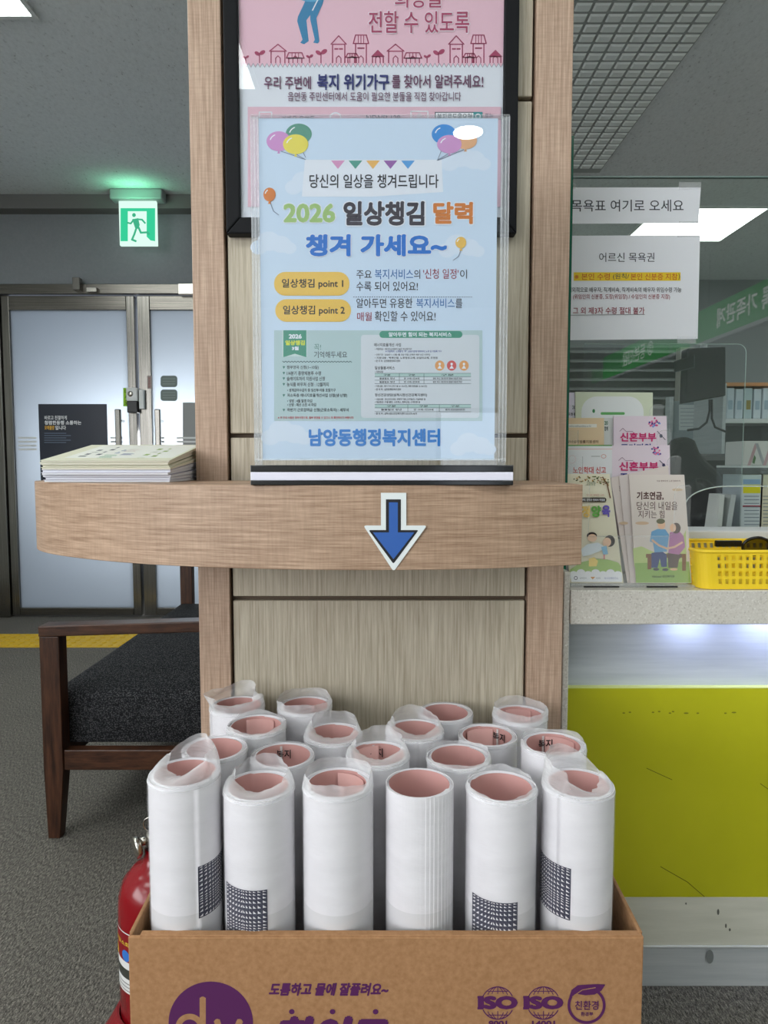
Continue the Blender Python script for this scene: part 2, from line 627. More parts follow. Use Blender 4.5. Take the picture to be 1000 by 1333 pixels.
M['carpet'] = carpet(); M['ceiling'] = ceiling_tiles(); M['fabric'] = fabric(); M['frosted'] = frosted()
M['wall'] = noisy('wall_grey_paint', rgb(128, 132, 136), rgb(134, 138, 142), (60, 60, 60), 0.8, 0.1, 4)
M['wall_light'] = noisy('wall_pale_paint', rgb(216, 217, 214), rgb(224, 225, 222), (60, 60, 60), 0.85, 0.05, 4)
M['tin'] = plain('ceiling_embossed_tile', rgb(226, 232, 229), 0.7)

# ------------------------------------------------------------------ the setting
XL, XR, YB, YD, YO = -3.3, 4.6, -5.6, 4.44, 6.3
XM = 1.0                                     # wall between the entrance and the office
b = MB(); b.box(XL - .1, XR + .1, YB - .1, 7.4, -0.1, 0, M['carpet']); struct('floor', b)
b = MB(); b.box(XL - .1, XR + .1, YB - .1, 7.4, CEIL, CEIL + .1, M['ceiling']); struct('ceiling', b)
b = MB()
b.box(XL - .1, XL, YB, YD + .1, 0, .75, M['wall_light']); b.box(XL - .1, XL, YB, YD + .1, 2.45, CEIL, M['wall_light'])
b.box(XL - .1, XL, YB, -4.8, .75, 2.45, M['wall_light']); b.box(XL - .1, XL, -.4, YD + .1, .75, 2.45, M['wall_light'])
struct('wall_left', b)
b = MB(); b.box(XR, XR + .1, YB, YO, 0, CEIL, M['wall_light']); struct('wall_right', b)
b = MB(); b.box(XM - .1, XM, YD + .1, YO, 0, CEIL, M['wall_light']); struct('wall_side', b)
b = MB(); b.box(XM, XR, YO, YO + .1, 0, CEIL, M['office_grey']); struct('wall_office', b)
# unseen wall behind the camera, its window added and placed for the light
b = MB()
wins = [(-3.12, -1.80)]
wz0, wz1 = 0.75, 2.45
b.box(XL, XR, YB - .1, YB, 0, wz0, M['wall_light']); b.box(XL, XR, YB - .1, YB, wz1, CEIL, M['wall_light'])
edges = [XL] + [e for w in wins for e in w] + [XR]
for i in range(0, len(edges), 2):
    b.box(edges[i], edges[i + 1], YB - .1, YB, wz0, wz1, M['wall_light'])
struct('wall_front', b)
sky_glow = emit('daylight_window_pane', (0.82, 0.91, 1.0, 1), 2.2)
for n, (a0, a1) in enumerate(wins):
    b = MB(); b.box(a0, a1, YB - .09, YB - .07, wz0, wz1, sky_glow); w = struct('window_%d' % (n + 1), b)
    f = MB(); k = 3
    for i in range(k + 1):
        xx = a0 + (a1 - a0) * i / k
        f.box(xx - .03, xx + .03, YB - .065, YB + .01, wz0, wz1, M['frame_black'])
    f.box(a0, a1, YB - .065, YB + .01, wz0, wz0 + .06, M['frame_black']); f.box(a0, a1, YB - .065, YB + .01, wz1 - .06, wz1, M['frame_black'])
    f.build('window_frame', w)

b = MB(); b.box(XL - .09, XL - .07, -4.8, -.4, .75, 2.45, sky_glow); w = struct('window_2', b)  # unseen left window, added to light the room
f = MB()
for i in range(5):
    yy = -4.8 + 1.1 * i
    f.box(XL - .065, XL + .01, yy - .03, yy + .03, .75, 2.45, M['frame_black'])
f.box(XL - .065, XL + .01, -4.8, -.4, .75, .81, M['frame_black']); f.box(XL - .065, XL + .01, -4.8, -.4, 2.39, 2.45, M['frame_black'])
f.build('window_frame', w)
# glazed entrance behind the camera, mirrored low in the acrylic stand
b = MB(); b.box(.60, 1.22, YB + .002, YB + .02, .02, 1.55, sky_glow); w = struct('door_3', b)
f = MB()
for x in (.56, 1.22):
    f.box(x, x + .05, YB + .001, YB + .04, .0, 1.6, M['steel'])
f.box(.56, 1.27, YB + .001, YB + .04, 1.55, 1.6, M['steel']); f.build('door_frame', w)

# door wall: grey fascia over the doors, posts beside them
dz_top = at(100, 371, YD).z
head_low = at(100, 384, YD).z
xj = [at(p, 600, YD).x for p in (-6, 10, 181.5, 352)]
b = MB()
b.box(XL, XM, YD, YD + .12, dz_top, CEIL, M['wall'])
b.box(XL, xj[0], YD, YD + .12, 0, dz_top, M['wall'])
b.box(xj[3] + .08, XM, YD, YD + .12, 0, dz_top, M['wall'])
struct('wall_back', b)
b = MB(); b.box(XL, XM, YD - .10, YD - .001, at(100, 279, YD).z, CEIL, plain('beam_grey', rgb(112, 112, 110), 0.8)); struct('trim_1', b)
b = MB()
b.box(xj[0], xj[3] + .08, YD - .03, YD + .1, head_low, dz_top, M['steel_h'])
b.box(xj[0], xj[1] - .004, YD - .03, YD + .1, 0, head_low - .001, M['steel'])
b.box(xj[3] + .004, xj[3] + .08, YD - .03, YD + .1, 0, head_low - .001, M['steel'])
struct('trim_2', b, bevel=0.004)


def px_x(p, Y=YD):
    return at(p, 600, Y).x


def px_z(p, Y=YD):
    return at(100, p, Y).z


def door(n, x0, x1, handle_px, gl0, gl1):
    z1 = head_low - .008
    gz0, gz1 = px_z(791), px_z(404)
    f = MB()
    y0, y1 = YD - .012, YD + .035
    f.box(x0, gl0, y0, y1, .01, z1, M['steel']); f.box(gl1, x1, y0, y1, .01, z1, M['steel'])
    f.box(gl0, gl1, y0, y1, .01, gz0, M['steel_h']); f.box(gl0, gl1, y0, y1, gz1, z1, M['steel_h'])
    d = struct('door_%d' % n, f, bevel=0.003)
    g = MB(); g.box(gl0 - .002, gl1 + .002, YD + .008, YD + .016, gz0 - .002, gz1 + .002, M['frosted']); g.build('frosted_pane', d)
    h = MB()
    hx = px_x(handle_px)
    ztop, zbot = px_z(534), px_z(640)
    h.box(hx - .018, hx + .018, YD - .10, YD - .075, zbot, ztop, M['steel'])
    for zz in (ztop - .07, zbot + .07):
        h.tube([(hx, YD - .08, zz), (hx, YD + .009, zz)], .009, M['chrome'])
    h.build('door_handle', d, bevel=0.006)
    # white printed bands across the glass at waist height
    q = MB()
    for k in range(4):
        zz = px_z(570 + 5 * k)
        for (sa, sb) in (((24, 48), (144, 160)) if n == 1 else ((203, 214), (230, 262))):
            q.box(px_x(sa), px_x(sb), YD + .0065, YD + .0078, zz - .006, zz + .006, M['white_plastic'])
    q.build('safety_marking', d)
    return d


d1 = door(1, xj[1], px_x(180.5), 162, px_x(20), px_x(170))
d2 = door(2, px_x(184), xj[3], 212.5, px_x(200), px_x(344))
# closer boxes and hinges on the header
q = MB()
for a0, a1 in ((108, 117), ):
    q.box(px_x(a0), px_x(a1), YD - .075, YD - .031, px_z(381), px_z(365), M['steel'])
q.box(px_x(124), px_x(137), YD - .06, YD - .031, px_z(383), px_z(377), M['chrome'])
q.box(px_x(240), px_x(262), YD - .06, YD - .031, px_z(386), px_z(372), M['chrome'])
q.build('door_closer', d1, bevel=0.003)
# electronic lock
lk = thing('door_lock', 'silver and black electronic lock box on the steel stile between the doors', 'lock', (px_x(178), YD - .012, px_z(540)))
q = MB(); q.box(px_x(171), px_x(185), YD - .062, YD - .0125, px_z(523), px_z(506), M['white_plastic']); lkc = q.build('lock_cover', lk, bevel=0.004)
q = MB(); q.box(px_x(171.5), px_x(184.5), YD - .06, YD - .0125, px_z(538), px_z(523), M['black_plastic']); q.build('lock_keypad', lk, bevel=0.004)
q = MB(); q.lathe((px_x(176.5), YD - .0625, px_z(514)), [(.0, -.003), (.016, -.003), (.018, 0)], M['chrome'], 18, 'y'); q.build('lock_button', lkc)
q = MB(); q.box(px_x(186), px_x(192), YD - .045, YD - .0125, px_z(533), px_z(508), M['white_plastic']); q.build('strike_box', lk, bevel=0.003)

# stickers and poster on the door glass
yg = YD + .0078
pr = Print((0, yg, 0)); pr.rect(160.5, 505, 168.5, 529, ink(150, 204, 40))
for k, ch in enumerate('미시오'):
    pr.text(ch, 162.5, 507 + 7 * k, 166.5, 512.5 + 7 * k, ink(40, 70, 20), 0.02)
one('door_sticker', pr.mb, 'bright green push sticker on the left frosted door beside the lock', 'sticker', at(164.5, 529, yg))
for (ya, yb, lab) in ((489, 504, 'grey rounded sticker on the right frosted door, upper of two'), (507, 522, 'grey rounded sticker on the right frosted door, lower of two')):
    pr = Print((0, yg, 0)); pr.rrect(209, ya, 231, yb, 4, ink(118, 130, 128))
    for k in range(3):
        pr.line([(212, ya + 4 + 3.4 * k), (228, ya + 4 + 3.4 * k)], 1.0, ink(140, 152, 148))
    one('glass_sticker', pr.mb, lab, 'sticker', at(220, yb, yg), 'grey stickers on the door')
pr = Print((0, YD - .0122, 0)); pr.rect(191.6, 489, 197.6, 506, ink(160, 150, 146))
for k in range(4):
    pr.text('문', 193, 491 + 3.6 * k, 196.2, 494 + 3.6 * k, ink(150, 40, 40))
one('stile_sticker', pr.mb, 'small narrow warning sticker on the steel stile of the right door', 'sticker', at(194.6, 506, YD - .0122))

ps = thing('door_poster', 'dark navy poster on the lower half of the left frosted door', 'poster', at(95, 640, yg))
q = MB(); a0, a1 = at(50, 526, yg), at(142.5, 648, yg)
q.box(a0.x, a1.x, yg - .003, yg, a1.z, a0.z, plain('poster_navy', rgb(24, 32, 50), 0.3)); psh = q.build('sheet', ps)
pr = Print((0, yg - .003, 0))
pr.text('바르고 친절하게', 58, 541, 87, 546.5, ink(226, 228, 232), 0.02)
pr.text('청렴한동행 소통하는', 58, 547.5, 106, 553, ink(226, 228, 232), 0.03)
pr.text('오매불망', 58, 554, 71, 559.5, ink(222, 170, 60), 0.03); pr.text('입니다', 72, 554, 86, 559.5, ink(226, 228, 232), 0.03)
for k in range(5):
    pr.line([(58, 564 + 3 * k), (86 + (k % 2) * 6, 564 + 3 * k)], 1.1, ink(96, 108, 128))
pr.build('lettering', psh)
pr = Print((0, yg, 0)); pr.rect(238, 524, 262, 600, ink(150, 152, 152))
one('notice_sheet', pr.mb, 'plain grey notice sheet on the right frosted door beside the wooden column', 'notice', at(250, 600, yg))

# ------------------------------------------------------------------ ceiling fittings
def ceiling_light(x0, x1, y0, y1, label):
    t = thing('ceiling_light', label, 'ceiling light', ((x0 + x1) / 2, (y0 + y1) / 2, CEIL), 'flat ceiling light panels')
    f = MB(); w = .018
    for (a, b_, c, d) in ((x0, x1, y0, y0 + w), (x0, x1, y1 - w, y1), (x0, x0 + w, y0 + w, y1 - w), (x1 - w, x1, y0 + w, y1 - w)):
        f.box(a, b_, c, d, CEIL - .012, CEIL - .0005, M['lamp_frame'])
    f.build('frame', t)
    q = MB(); q.box(x0 + w, x1 - w, y0 + w, y1 - w, CEIL - .008, CEIL - .001, M['lamp_on']); q.build('diffuser', t)


pl = at_z(51, 21, CEIL)
ceiling_light(pl.x - 1.2, pl.x, pl.y - .6, pl.y, 'bright ceiling light panel in the top left corner of the photo')
pa, pb = at_z(1002, 268, CEIL), at_z(940, 313, CEIL)
ceiling_light(pa.x - .72, pa.x + .02, pa.y, pb.y, 'bright ceiling light panel over the office, seen through the glass screen')
for (x, y, lab) in ((-1.15, -.6, 'ceiling light panel just behind the camera on the left'), (1.15, -.6, 'ceiling light panel just behind the camera on the right'),
                    (-2.2, -2.5, 'ceiling light panel near the left windows'), (-2.2, -4.3, 'ceiling light panel nearest the back window'),
                    (3.0, 1.0, 'ceiling light panel over the right end of the counter'), (-2.1, .9, 'ceiling light panel over the lobby left of the bench'),
                    (3.6, 2.9, 'ceiling light panel over the right side of the office'), (3.85, 4.7, 'ceiling light panel at the far right of the office')):
    ceiling_light(x - .6, x + .6, y - .3, y + .3, lab)  # unseen panels, added to light the lobby and office
dl = thing('downlight', 'small round recessed downlight in the ceiling behind the camera', 'ceiling light', (.42, -1.74, CEIL))
q = MB(); q.lathe((.42, -1.74, CEIL), [(.10, -.0005), (.10, -.008), (.08, -.010), (.075, -.004)], M['lamp_frame'], 28); q.build('trim_ring', dl)
q = MB(); q.lathe((.42, -1.74, CEIL), [(.074, -.0055), (.0, -.0055)], emit('downlight_glow', (1, .98, .94, 1), 26), 28); q.build('lens', dl)

# embossed square-pattern ceiling strip
gx1 = at_z(931, 19.5, CEIL).x
gx0 = gx1 - 1.21
gy0, gy1 = 1.0, at_z(779, 224, CEIL).y
b = MB()
b.box(gx0, gx1, gy0, gy1, CEIL - .004, CEIL - .0005, plain('ceiling_groove', rgb(162, 168, 166), .8))
cw, cl = 0.0672, 0.0605
ny = int((gy1 - gy0) / cl)
nx = int((gx1 - gx0) / cw)
for i in range(nx):
    for j in range(ny):
        xa, ya = gx0 + i * cw + .006, gy0 + j * cl + .008
        xb, yb_ = gx0 + (i + 1) * cw - .004, gy0 + (j + 1) * cl - .007
        zl = CEIL - .0042
        d = .006
        b.hexa([(xa, ya, zl), (xb, ya, zl), (xb, yb_, zl), (xa, yb_, zl)][::-1],
               [(xa + .006, ya + .006, zl - d), (xb - .006, ya + .006, zl - d), (xb - .006, yb_ - .006, zl - d), (xa + .006, yb_ - .006, zl - d)][::-1], M['tin'])
struct('trim_3', b)

# exit sign
YE = 4.29
ex = thing('exit_sign', 'green lit exit sign with a running figure hanging from the ceiling over the doors', 'exit sign', (at(180, 270, YE).x, YE, CEIL))
q = MB(); p0, p1 = at(146, 262, YE), at(214, 271, YE)
q.box(p0.x, p1.x, YE - .045, YE + .045, CEIL - .062, CEIL - .0005, plain('exit_housing', rgb(150, 158, 158), 0.5)); q.build('housing', ex, bevel=0.008)
q = MB(); p0, p1 = at(154.5, 270.5, YE - .012), at(204.5, 319.5, YE - .012); p0.z = CEIL - .0625
q.box(p0.x, p1.x, YE - .012, YE + .012, p1.z, p0.z, emit('exit_white_glow', (0.72, 1.0, 0.87, 1), 1.05)); exl = q.build('light_panel', ex, bevel=0.003)
pr = Print((0, YE - .012, 0))
gE = emit('exit_green_glow', (0.04, 0.60, 0.31, 1), 1.05); gD = emit('exit_figure_glow', (0.06, 0.50, 0.28, 1), 0.9)
pr.rect(157, 271, 202, 275, gE); pr.rect(157, 275, 166.5, 314, gE); pr.poly([(191, 275), (202, 275), (202, 314), (196, 313), (191, 308)], gE)
pr.ell(174.5, 280, 2.4, 2.6, gD)
pr.poly([(172, 285.5), (180, 284), (182, 293), (180, 298), (176, 297), (174, 291)], gD)
pr.line([(174, 286), (170.5, 291), (166, 290)], 2.2, gD); pr.line([(179, 285.5), (185, 286), (189, 290.5)], 2.2, gD)
pr.line([(178, 296), (175, 305), (172, 312), (177, 314)], 2.6, gD); pr.line([(180, 295), (183.5, 303), (192, 302.5), (194, 305)], 2.6, gD)
pr.build('running_figure', exl)
el = area('exit_sign_light', (at(180, 270, YE).x, YE - .12, CEIL - .12), (PI - .25, 0, 0), .2, .03, .34, (.25, 1.0, .55)); el.parent = ex; el.location = el.location - ex.location

# ------------------------------------------------------------------ tactile paving by the doors
ty0, ty1 = at_z(100, 843, 0).y, at_z(100, 826, 0).y
tw = ty1 - ty0
for i in range(6):
    x0 = -1.02 - (i + 1) * tw
    q = MB(); q.box(x0 + .001, x0 + tw - .001, ty0, ty1, 0, .004, M['tactile'])
    for a in range(5):
        for c in range(5):
            q.lathe((x0 + tw * (a + .5) / 5, ty0 + tw * (c + .5) / 5, .004), [(.016, 0), (.012, .005), (0, .005)], M['tactile'], 10)
    one('tactile_tile', q, 'yellow studded tactile paving tile on the carpet before the doors', 'tactile paving', (x0 + tw / 2, (ty0 + ty1) / 2, 0), 'tactile paving strip')

# ------------------------------------------------------------------ wooden column with panel boards
YP = 1.14                                    # front of the stiles
YBD = 1.146                                  # front of the boards
xs0, xs1 = at(250, 400, YP).x, at(291.5, 400, YP).x
xr0, xr1 = at(690.5, 400, YP).x, at(738, 400, YP).x
xs0, xs1 = at(255, 604, YP).x, at(296.5, 604, YP).x
xr0, xr1 = at(690, 604, YP).x, at(736.5, 604, YP).x
col = thing('display_column', 'light wood clad column standing behind the carton and the curved shelf', 'column', ((xs0 + xr1) / 2, YP + .1, 0))
q = MB(); q.box(xs0, xs1, YP, YP + .2, 0, CEIL, M['stile']); q.build('stile', col, bevel=0.0015)
q = MB(); q.box(xr0, xr1, YP, YP + .2, 0, CEIL, M['stile']); q.build('stile', col, bevel=0.0015)
q = MB(); q.box(xs1, xr0, YBD + .014, YP + .2, 0, CEIL, M['groove']); q.build('backing', col)
gz = [0.0] + [at(500, y, YBD).z for y in (779, 567, 128.5)] + [CEIL]
for a0, a1 in zip(gz[:-1], gz[1:]):
    q = MB(); q.box(xs1 + .004, xr0 - .004, YBD, YBD + .0135, a0 + (.0035 if a0 else 0), a1 - .0035, M['board']); q.build('panel_board', col, bevel=0.002)

# framed welfare poster hung on the column
YF = YBD - .022
fr = thing('framed_poster', 'tall black framed pink and white welfare poster hung on the wooden column', 'framed poster', at(484, 304, YF))
fx0, fx1 = at(294, 290, YF).x, at(673, 290, YF).x
ix0, ix1 = at(313, 290, YF).x, at(654, 290, YF).x
fz0, iz0 = at(480, 304, YF).z, at(480, 282, YF).z
fz1 = 2.25
q = MB()
oq = [(fx0, fz0), (fx1, fz0), (fx1, fz1), (fx0, fz1)]
iq = [(ix0, iz0), (ix1, iz0), (ix1, fz1 - .022), (ix0, fz1 - .022)]
for i in range(4):
    j = (i + 1) % 4
    ring = [oq[i], oq[j], iq[j], iq[i]]
    q.prism([(x, YF, z) for x, z in ring], (0, .0215, 0), M['frame_black'])
q.build('frame', fr, bevel=0.0025)
q = MB(); q.box(ix0, ix1, YF + .008, YF + .012, iz0, fz1 - .022, M['paper']); frs = q.build('sheet', fr)
yS = YF + .008
pr = Print((0, yS, 0))
pink = ink(234, 190, 202); dpink = ink(170, 64, 98); dk = ink(108, 62, 92); navy = ink(40, 46, 110); wht = ink(232, 232, 236)
L, R = 312, 655
topy = -190
pts = [(L - 4.5, topy), (R + 4, topy), (R, 82)]
n = 58
for i in range(n * 2):
    pts.append((R - (R - L) * (i + 1) / (2 * n), 87 if i % 2 == 0 else 82))
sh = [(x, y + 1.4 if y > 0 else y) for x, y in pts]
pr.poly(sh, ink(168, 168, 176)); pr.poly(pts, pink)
# upper, off-picture part of the poster stays simple: a darker heading band
pr.rect(330, -150, 640, -60, ink(206, 140, 160))
# houses, sprouts
def house(x0, x1, yt, yb, roof, kind):
    w = 1.5
    pr.line([(x0, yb), (x0, yt), (x1, yt), (x1, yb)], w, dpink, True)
    if kind == 'gable':
        pr.line([(x0 - 2, yt), ((x0 + x1) / 2, yt - roof), (x1 + 2, yt)], w, dpink, True)
    elif kind == 'solid':
        pr.poly([(x0 - 2, yt), ((x0 + x1) / 2, yt - roof), (x1 + 2, yt)], dpink, True)
    else:
        pr.line([(x0 - 3, yt), (x0, yt - roof), (x1, yt - roof), (x1 + 3, yt), (x0 - 3, yt)], w, dpink, True)
        for k in range(1, 4):
            xx = x0 + (x1 - x0) * k / 4
            pr.line([(xx, yt), (xx, yt - roof)], 1.0, dpink, True)
    cx = (x0 + x1) / 2
    pr.line([(cx - 3, yb), (cx - 3, yb - 6), (cx, yb - 9), (cx + 3, yb - 6), (cx + 3, yb)], 1.2, dpink, True)
    if yb - yt > 20:
        pr.line([(x0 + 3, yt + 6), (x0 + 7, yt + 6)], 2, dpink, True); pr.line([(x1 - 7, yt + 6), (x1 - 3, yt + 6)], 2, dpink, True)


def sprout(x, yb, h):
    pr.line([(x, yb), (x, yb - h)], 1.3, dpink, True)
    pr.ell(x - h * .25, yb - h, h * .33, h * .2, dpink, 14, True, 0.6); pr.ell(x + h * .3, yb - h * 1.1, h * .36, h * .22, dpink, 14, True, -0.6)


pr.up()
for dx in (0, 153):
    house(353 + dx, 371 + dx, 67, 82, 9, 'gable'); house(376 + dx, 393 + dx, 76, 82, 7, 'flat')
    sprout(403 + dx, 82, 8); sprout(418 + dx, 82, 13)
    if dx == 0 or dx:
        house(433 + dx, 449 + dx, 58, 82, 11, 'gable'); house(463 + dx, 477 + dx, 57, 82, 11, 'flat')
        house(453 + dx, 464 + dx, 75, 82, 5, 'flat'); house(485 + dx, 499 + dx, 74, 82, 9, 'solid')
sprout(320, 82, 7); sprout(338, 82, 12)
# legs of the walking figure, a cord and part of the coat above
blue = ink(58, 130, 172)
pr.poly([(396, 58), (391, 56), (394, 52), (387, 28), (388, 22), (404, -12), (418, -12), (414, 6), (399, 27), (402, 54)], blue)
pr.poly([(408, 56), (410, 52), (404, 26), (404, 18), (414, -12), (424, -8), (420, 6), (412, 24), (416, 54), (414, 57)], blue)
pr.ell(405, -6, 18, 9, ink(96, 168, 206)); pr.line([(416, -4), (410, 8), (407, 14)], 1.6, wht)
pr.text('희망을', 514, -14, 576, 11, dpink, 0.012, outline=ink(240, 222, 228), ow=0.025)
pr.text('전할 수 있도록', 480, 15, 611, 44, dpink, 0.012, outline=ink(240, 222, 228), ow=0.025)
pr.text('우리 주변에', 344, 100, 405, 117, dk, 0.016)
pr.text('복지 위기가구', 413, 97, 507, 118, navy, 0.03)
pr.text('를 찾아서 알려주세요!', 510, 98, 629, 115.5, dk, 0.016)
pr.text('읍면동 주민센터에서 도움이 필요한 분들을 직접 찾아갑니다', 375, 120.5, 600, 132.5, dk, 0.006)
pr.rect(323, 140, 652, 270, ink(226, 184, 196))
pr.line([(338, 166), (338, 147), (354, 147), (354, 166)], 1.6, wht); pr.ring(437, 154, 7, 6, 2, wht, 150, 400)
pr.line([(535, 162), (535, 146), (557, 146), (557, 162)], 1.6, wht); pr.ell(546, 152, 3.5, 4, ink(206, 190, 196))
pr.text('가까운 읍면동', 367, 152, 410, 161, ink(70, 60, 80), 0.01); pr.text('NEWS! 129', 477, 151, 521, 159, ink(70, 60, 80), 0.01)
pr.rect(566, 147, 628, 160, ink(60, 70, 76)); pr.rect(567.2, 148.2, 616, 159, wht); pr.rect(616, 147, 628, 160, ink(60, 138, 142))
pr.text('복지로도움요청', 569, 149, 614, 158, ink(40, 60, 70), 0.02); pr.ring(622, 153, 3, 3, 1.2, wht); pr.text('또는', 631, 149, 642, 156, ink(70, 60, 80), 0.01)
for k in range(5):
    pr.rect(340, 172 + 18 * k, 630, 176 + 18 * k, ink(206, 160, 176))
pr.build('print', frs)
q = MB(); q.box(ix0, ix1, YF + .004, YF + .0055, iz0, fz1 - .022, M['acrylic']); q.build('cover_pane', fr)

# ------------------------------------------------------------------ curved shelf
ZS = at(500, 632, .872).z
ZSB = at(500, 742.5, .872).z
sx_l = at(55, 650, 1.15).x; sx_r = at(757, 680, .925).x
front = []
N = 40
# front outline from the right end to the far left end; an arc that turns in at the left
keyp = [(sx_r, .921), (.20, .900), (.12, .882), (.02, .873), (-.08, .874), (-.18, .886), (-.28, .910), (-.37, .945), (-.45, .990), (-.51, 1.035), (-.55, 1.08), (sx_l + .003, 1.125), (sx_l, 1.16)]


def catmull(P, sub=6):
    out = []
    for i in range(len(P) - 1):
        p0 = Vector(P[max(i - 1, 0)]); p1 = Vector(P[i]); p2 = Vector(P[i + 1]); p3 = Vector(P[min(i + 2, len(P) - 1)])
        for k in range(sub):
            t = k / sub
            out.append(0.5 * ((2 * p1) + (p2 - p0) * t + (2 * p0 - 5 * p1 + 4 * p2 - p3) * t * t + (3 * p1 - p0 - 3 * p2 + p3) * t ** 3))
    out.append(Vector(P[-1]))
    return out


outl = [tuple(p) for p in catmull(keyp)]
back = [(sx_l + .012, 1.19), (sx_l + .06, 1.225), (xs0 - .14, 1.23), (xs0 - .002, 1.24), (xs0 - .002, YP - .0005), (xs1 + .004, YP - .0005), (xr0 - .004, YP - .0005), (sx_r, YP - .0005)]
ring = outl + back
q = MB(); q.hexa([(x, y, ZSB) for x, y in ring], [(x, y, ZS) for x, y in ring], M['shelf'])
shelf = one('curved_shelf', q, 'thick curved light wood shelf projecting from the column above the carton', 'shelf', (0, 1.0, ZSB), bevel=0.0012)
for m_ in shelf.data.polygons:
    pass

# blue arrow sticker on the shelf front
YA = .8722
ar = thing('arrow_sticker', 'white edged blue arrow sticker pointing down on the curved shelf front', 'sticker', at(514, 740, YA))


def arrow(s, x0, x1, ytop, yneck, xa, xb, tip, r):
    """arrow outline with rounded corners"""
    c = (x0 + x1) / 2
    P = [(x0, ytop), (x1, ytop), (x1, yneck), (xb, yneck), (c, tip), (xa, yneck), (x0, yneck)]
    out = []
    rr = {3: r, 4: r, 5: r}
    for i, p in enumerate(P):
        if i in rr:
            a = Vector(P[i - 1]) - Vector(p); b_ = Vector(P[(i + 1) % 7]) - Vector(p)
            d = rr[i] * 1.3
            p1 = Vector(p) + a.normalized() * d; p2 = Vector(p) + b_.normalized() * d
            for k in range(6):
                t = k / 5
                out.append(tuple((1 - t) ** 2 * p1 + 2 * t * (1 - t) * Vector(p) + t * t * p2))
        else:
            out.append(p)
    return out


pr = Print((0, YA, 0), step=0.0, base=0)
def solid(name, pts, y, th, m, parent):
    q = MB(); q.prism([at(x, yy, y) for x, yy in pts][::-1], (0, -th, 0), m); return q.build(name, parent)
solid('backing', arrow(0, 496, 529, 641.5, 684, 473, 556, 744, 3.2), YA, .0006, plain('sticker_white', rgb(222, 228, 228), 0.4), ar)
solid('outline', arrow(0, 502.5, 522, 650, 690, 480, 545, 734, 2.0), YA - .00062, .0002, plain('sticker_black', rgb(20, 20, 26), 0.4), ar)
solid('arrow', arrow(0, 506.5, 518, 654, 693, 485.5, 539.5, 728, .4), YA - .00085, .0002, plain('sticker_blue', rgb(44, 92, 168), 0.4), ar)

# ------------------------------------------------------------------ acrylic sign stand and its notice
YAc = .905
sb = thing('sign_stand', 'clear acrylic sign stand with black and white striped base on the curved shelf', 'sign stand', at(498, 632, .88))
bx0, bx1 = at(326, 620, .876).x, at(668.5, 620, .876).x
z3 = at(500, 605.5, .876).z; z2 = at(500, 614.5, .876).z; z1 = at(500, 625.5, .876).z; z0 = ZS + .0003
for nm, a0, a1, mm in (('base_foot', z0, z1, 'black_gloss'), ('base_stripe', z1, z2, 'white_gloss'), ('base_top', z2, z3, 'black_gloss')):
    q = MB(); q.box(bx0, bx1, .876, .936, a0 + .0001, a1, M[mm]); q.build(nm, sb, bevel=0.0008)
ax0, ax1 = at(331, 500, YAc).x, at(659, 500, YAc).x
az1 = at(500, 153, YAc).z
for nm, y0, y1 in (('front_sheet', YAc - .0045, YAc - .002), ('back_sheet', YAc + .002, YAc + .0045)):
    q = MB(); q.box(ax0, ax1, y0, y1, z3, az1, M['acrylic']); q.build(nm, sb)
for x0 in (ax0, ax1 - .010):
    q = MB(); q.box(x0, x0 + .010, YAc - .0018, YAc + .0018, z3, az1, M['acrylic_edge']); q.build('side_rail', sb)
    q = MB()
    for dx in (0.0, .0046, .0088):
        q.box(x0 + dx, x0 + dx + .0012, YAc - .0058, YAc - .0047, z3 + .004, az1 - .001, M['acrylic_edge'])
    q.build('edge_strip', sb)  # pale strips painting the bright highlights along the acrylic edges
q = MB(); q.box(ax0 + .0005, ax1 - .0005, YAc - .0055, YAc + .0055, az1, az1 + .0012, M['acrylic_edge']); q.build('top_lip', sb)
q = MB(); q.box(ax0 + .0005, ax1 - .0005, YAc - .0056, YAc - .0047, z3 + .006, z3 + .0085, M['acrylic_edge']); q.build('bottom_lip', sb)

no = thing('calendar_notice', 'pale blue calendar giveaway notice with balloons inside the acrylic sign stand', 'notice', at(490, 600, YAc))
q = MB(); q.box(at(341, 500, YAc).x, at(644.5, 500, YAc).x, YAc - .0010, YAc + .0010, at(490, 599, YAc).z, az1 - .0015, plain('notice_blue', rgb(202, 219, 237), 0.5, 0, 0.3)); nos = q.build('sheet', no)
pr = Print((0, YAc - .0010, 0), step=.00001, base=.00003)
W = ink(226, 230, 238)
cloud = ink(214, 225, 239)
for cx, cy, s_ in ((400, 240, 1.0), (605, 208, 1.1), (355, 318, 1.0), (600, 322, 1.0), (372, 565, 1.1), (615, 580, 1.0)):
    cp = Print((0, YAc - .0010, 0), step=.000005, base=.00003)
    for dx, dy, rr in ((-18, 4, 11), (-5, -4, 15), (11, 0, 13), (22, 5, 9)):
        cp.ell(cx + dx * s_, cy + dy * s_, rr * s_, rr * s_ * .85, cloud, 22, False)
    cp.build('cloud', nos)
pr.k = 8
pr.poly([(397, 208), (575, 208), (577, 250), (485, 256), (393, 256)], W)
for k, c in enumerate(((214, 150, 190), (84, 156, 140), (232, 180, 100), (150, 96, 166), (88, 156, 216))):
    x = 440 + 22.8 * k
    pr.poly([(x - 9, 209), (x + 9, 209), (x, 220)], ink(*c))


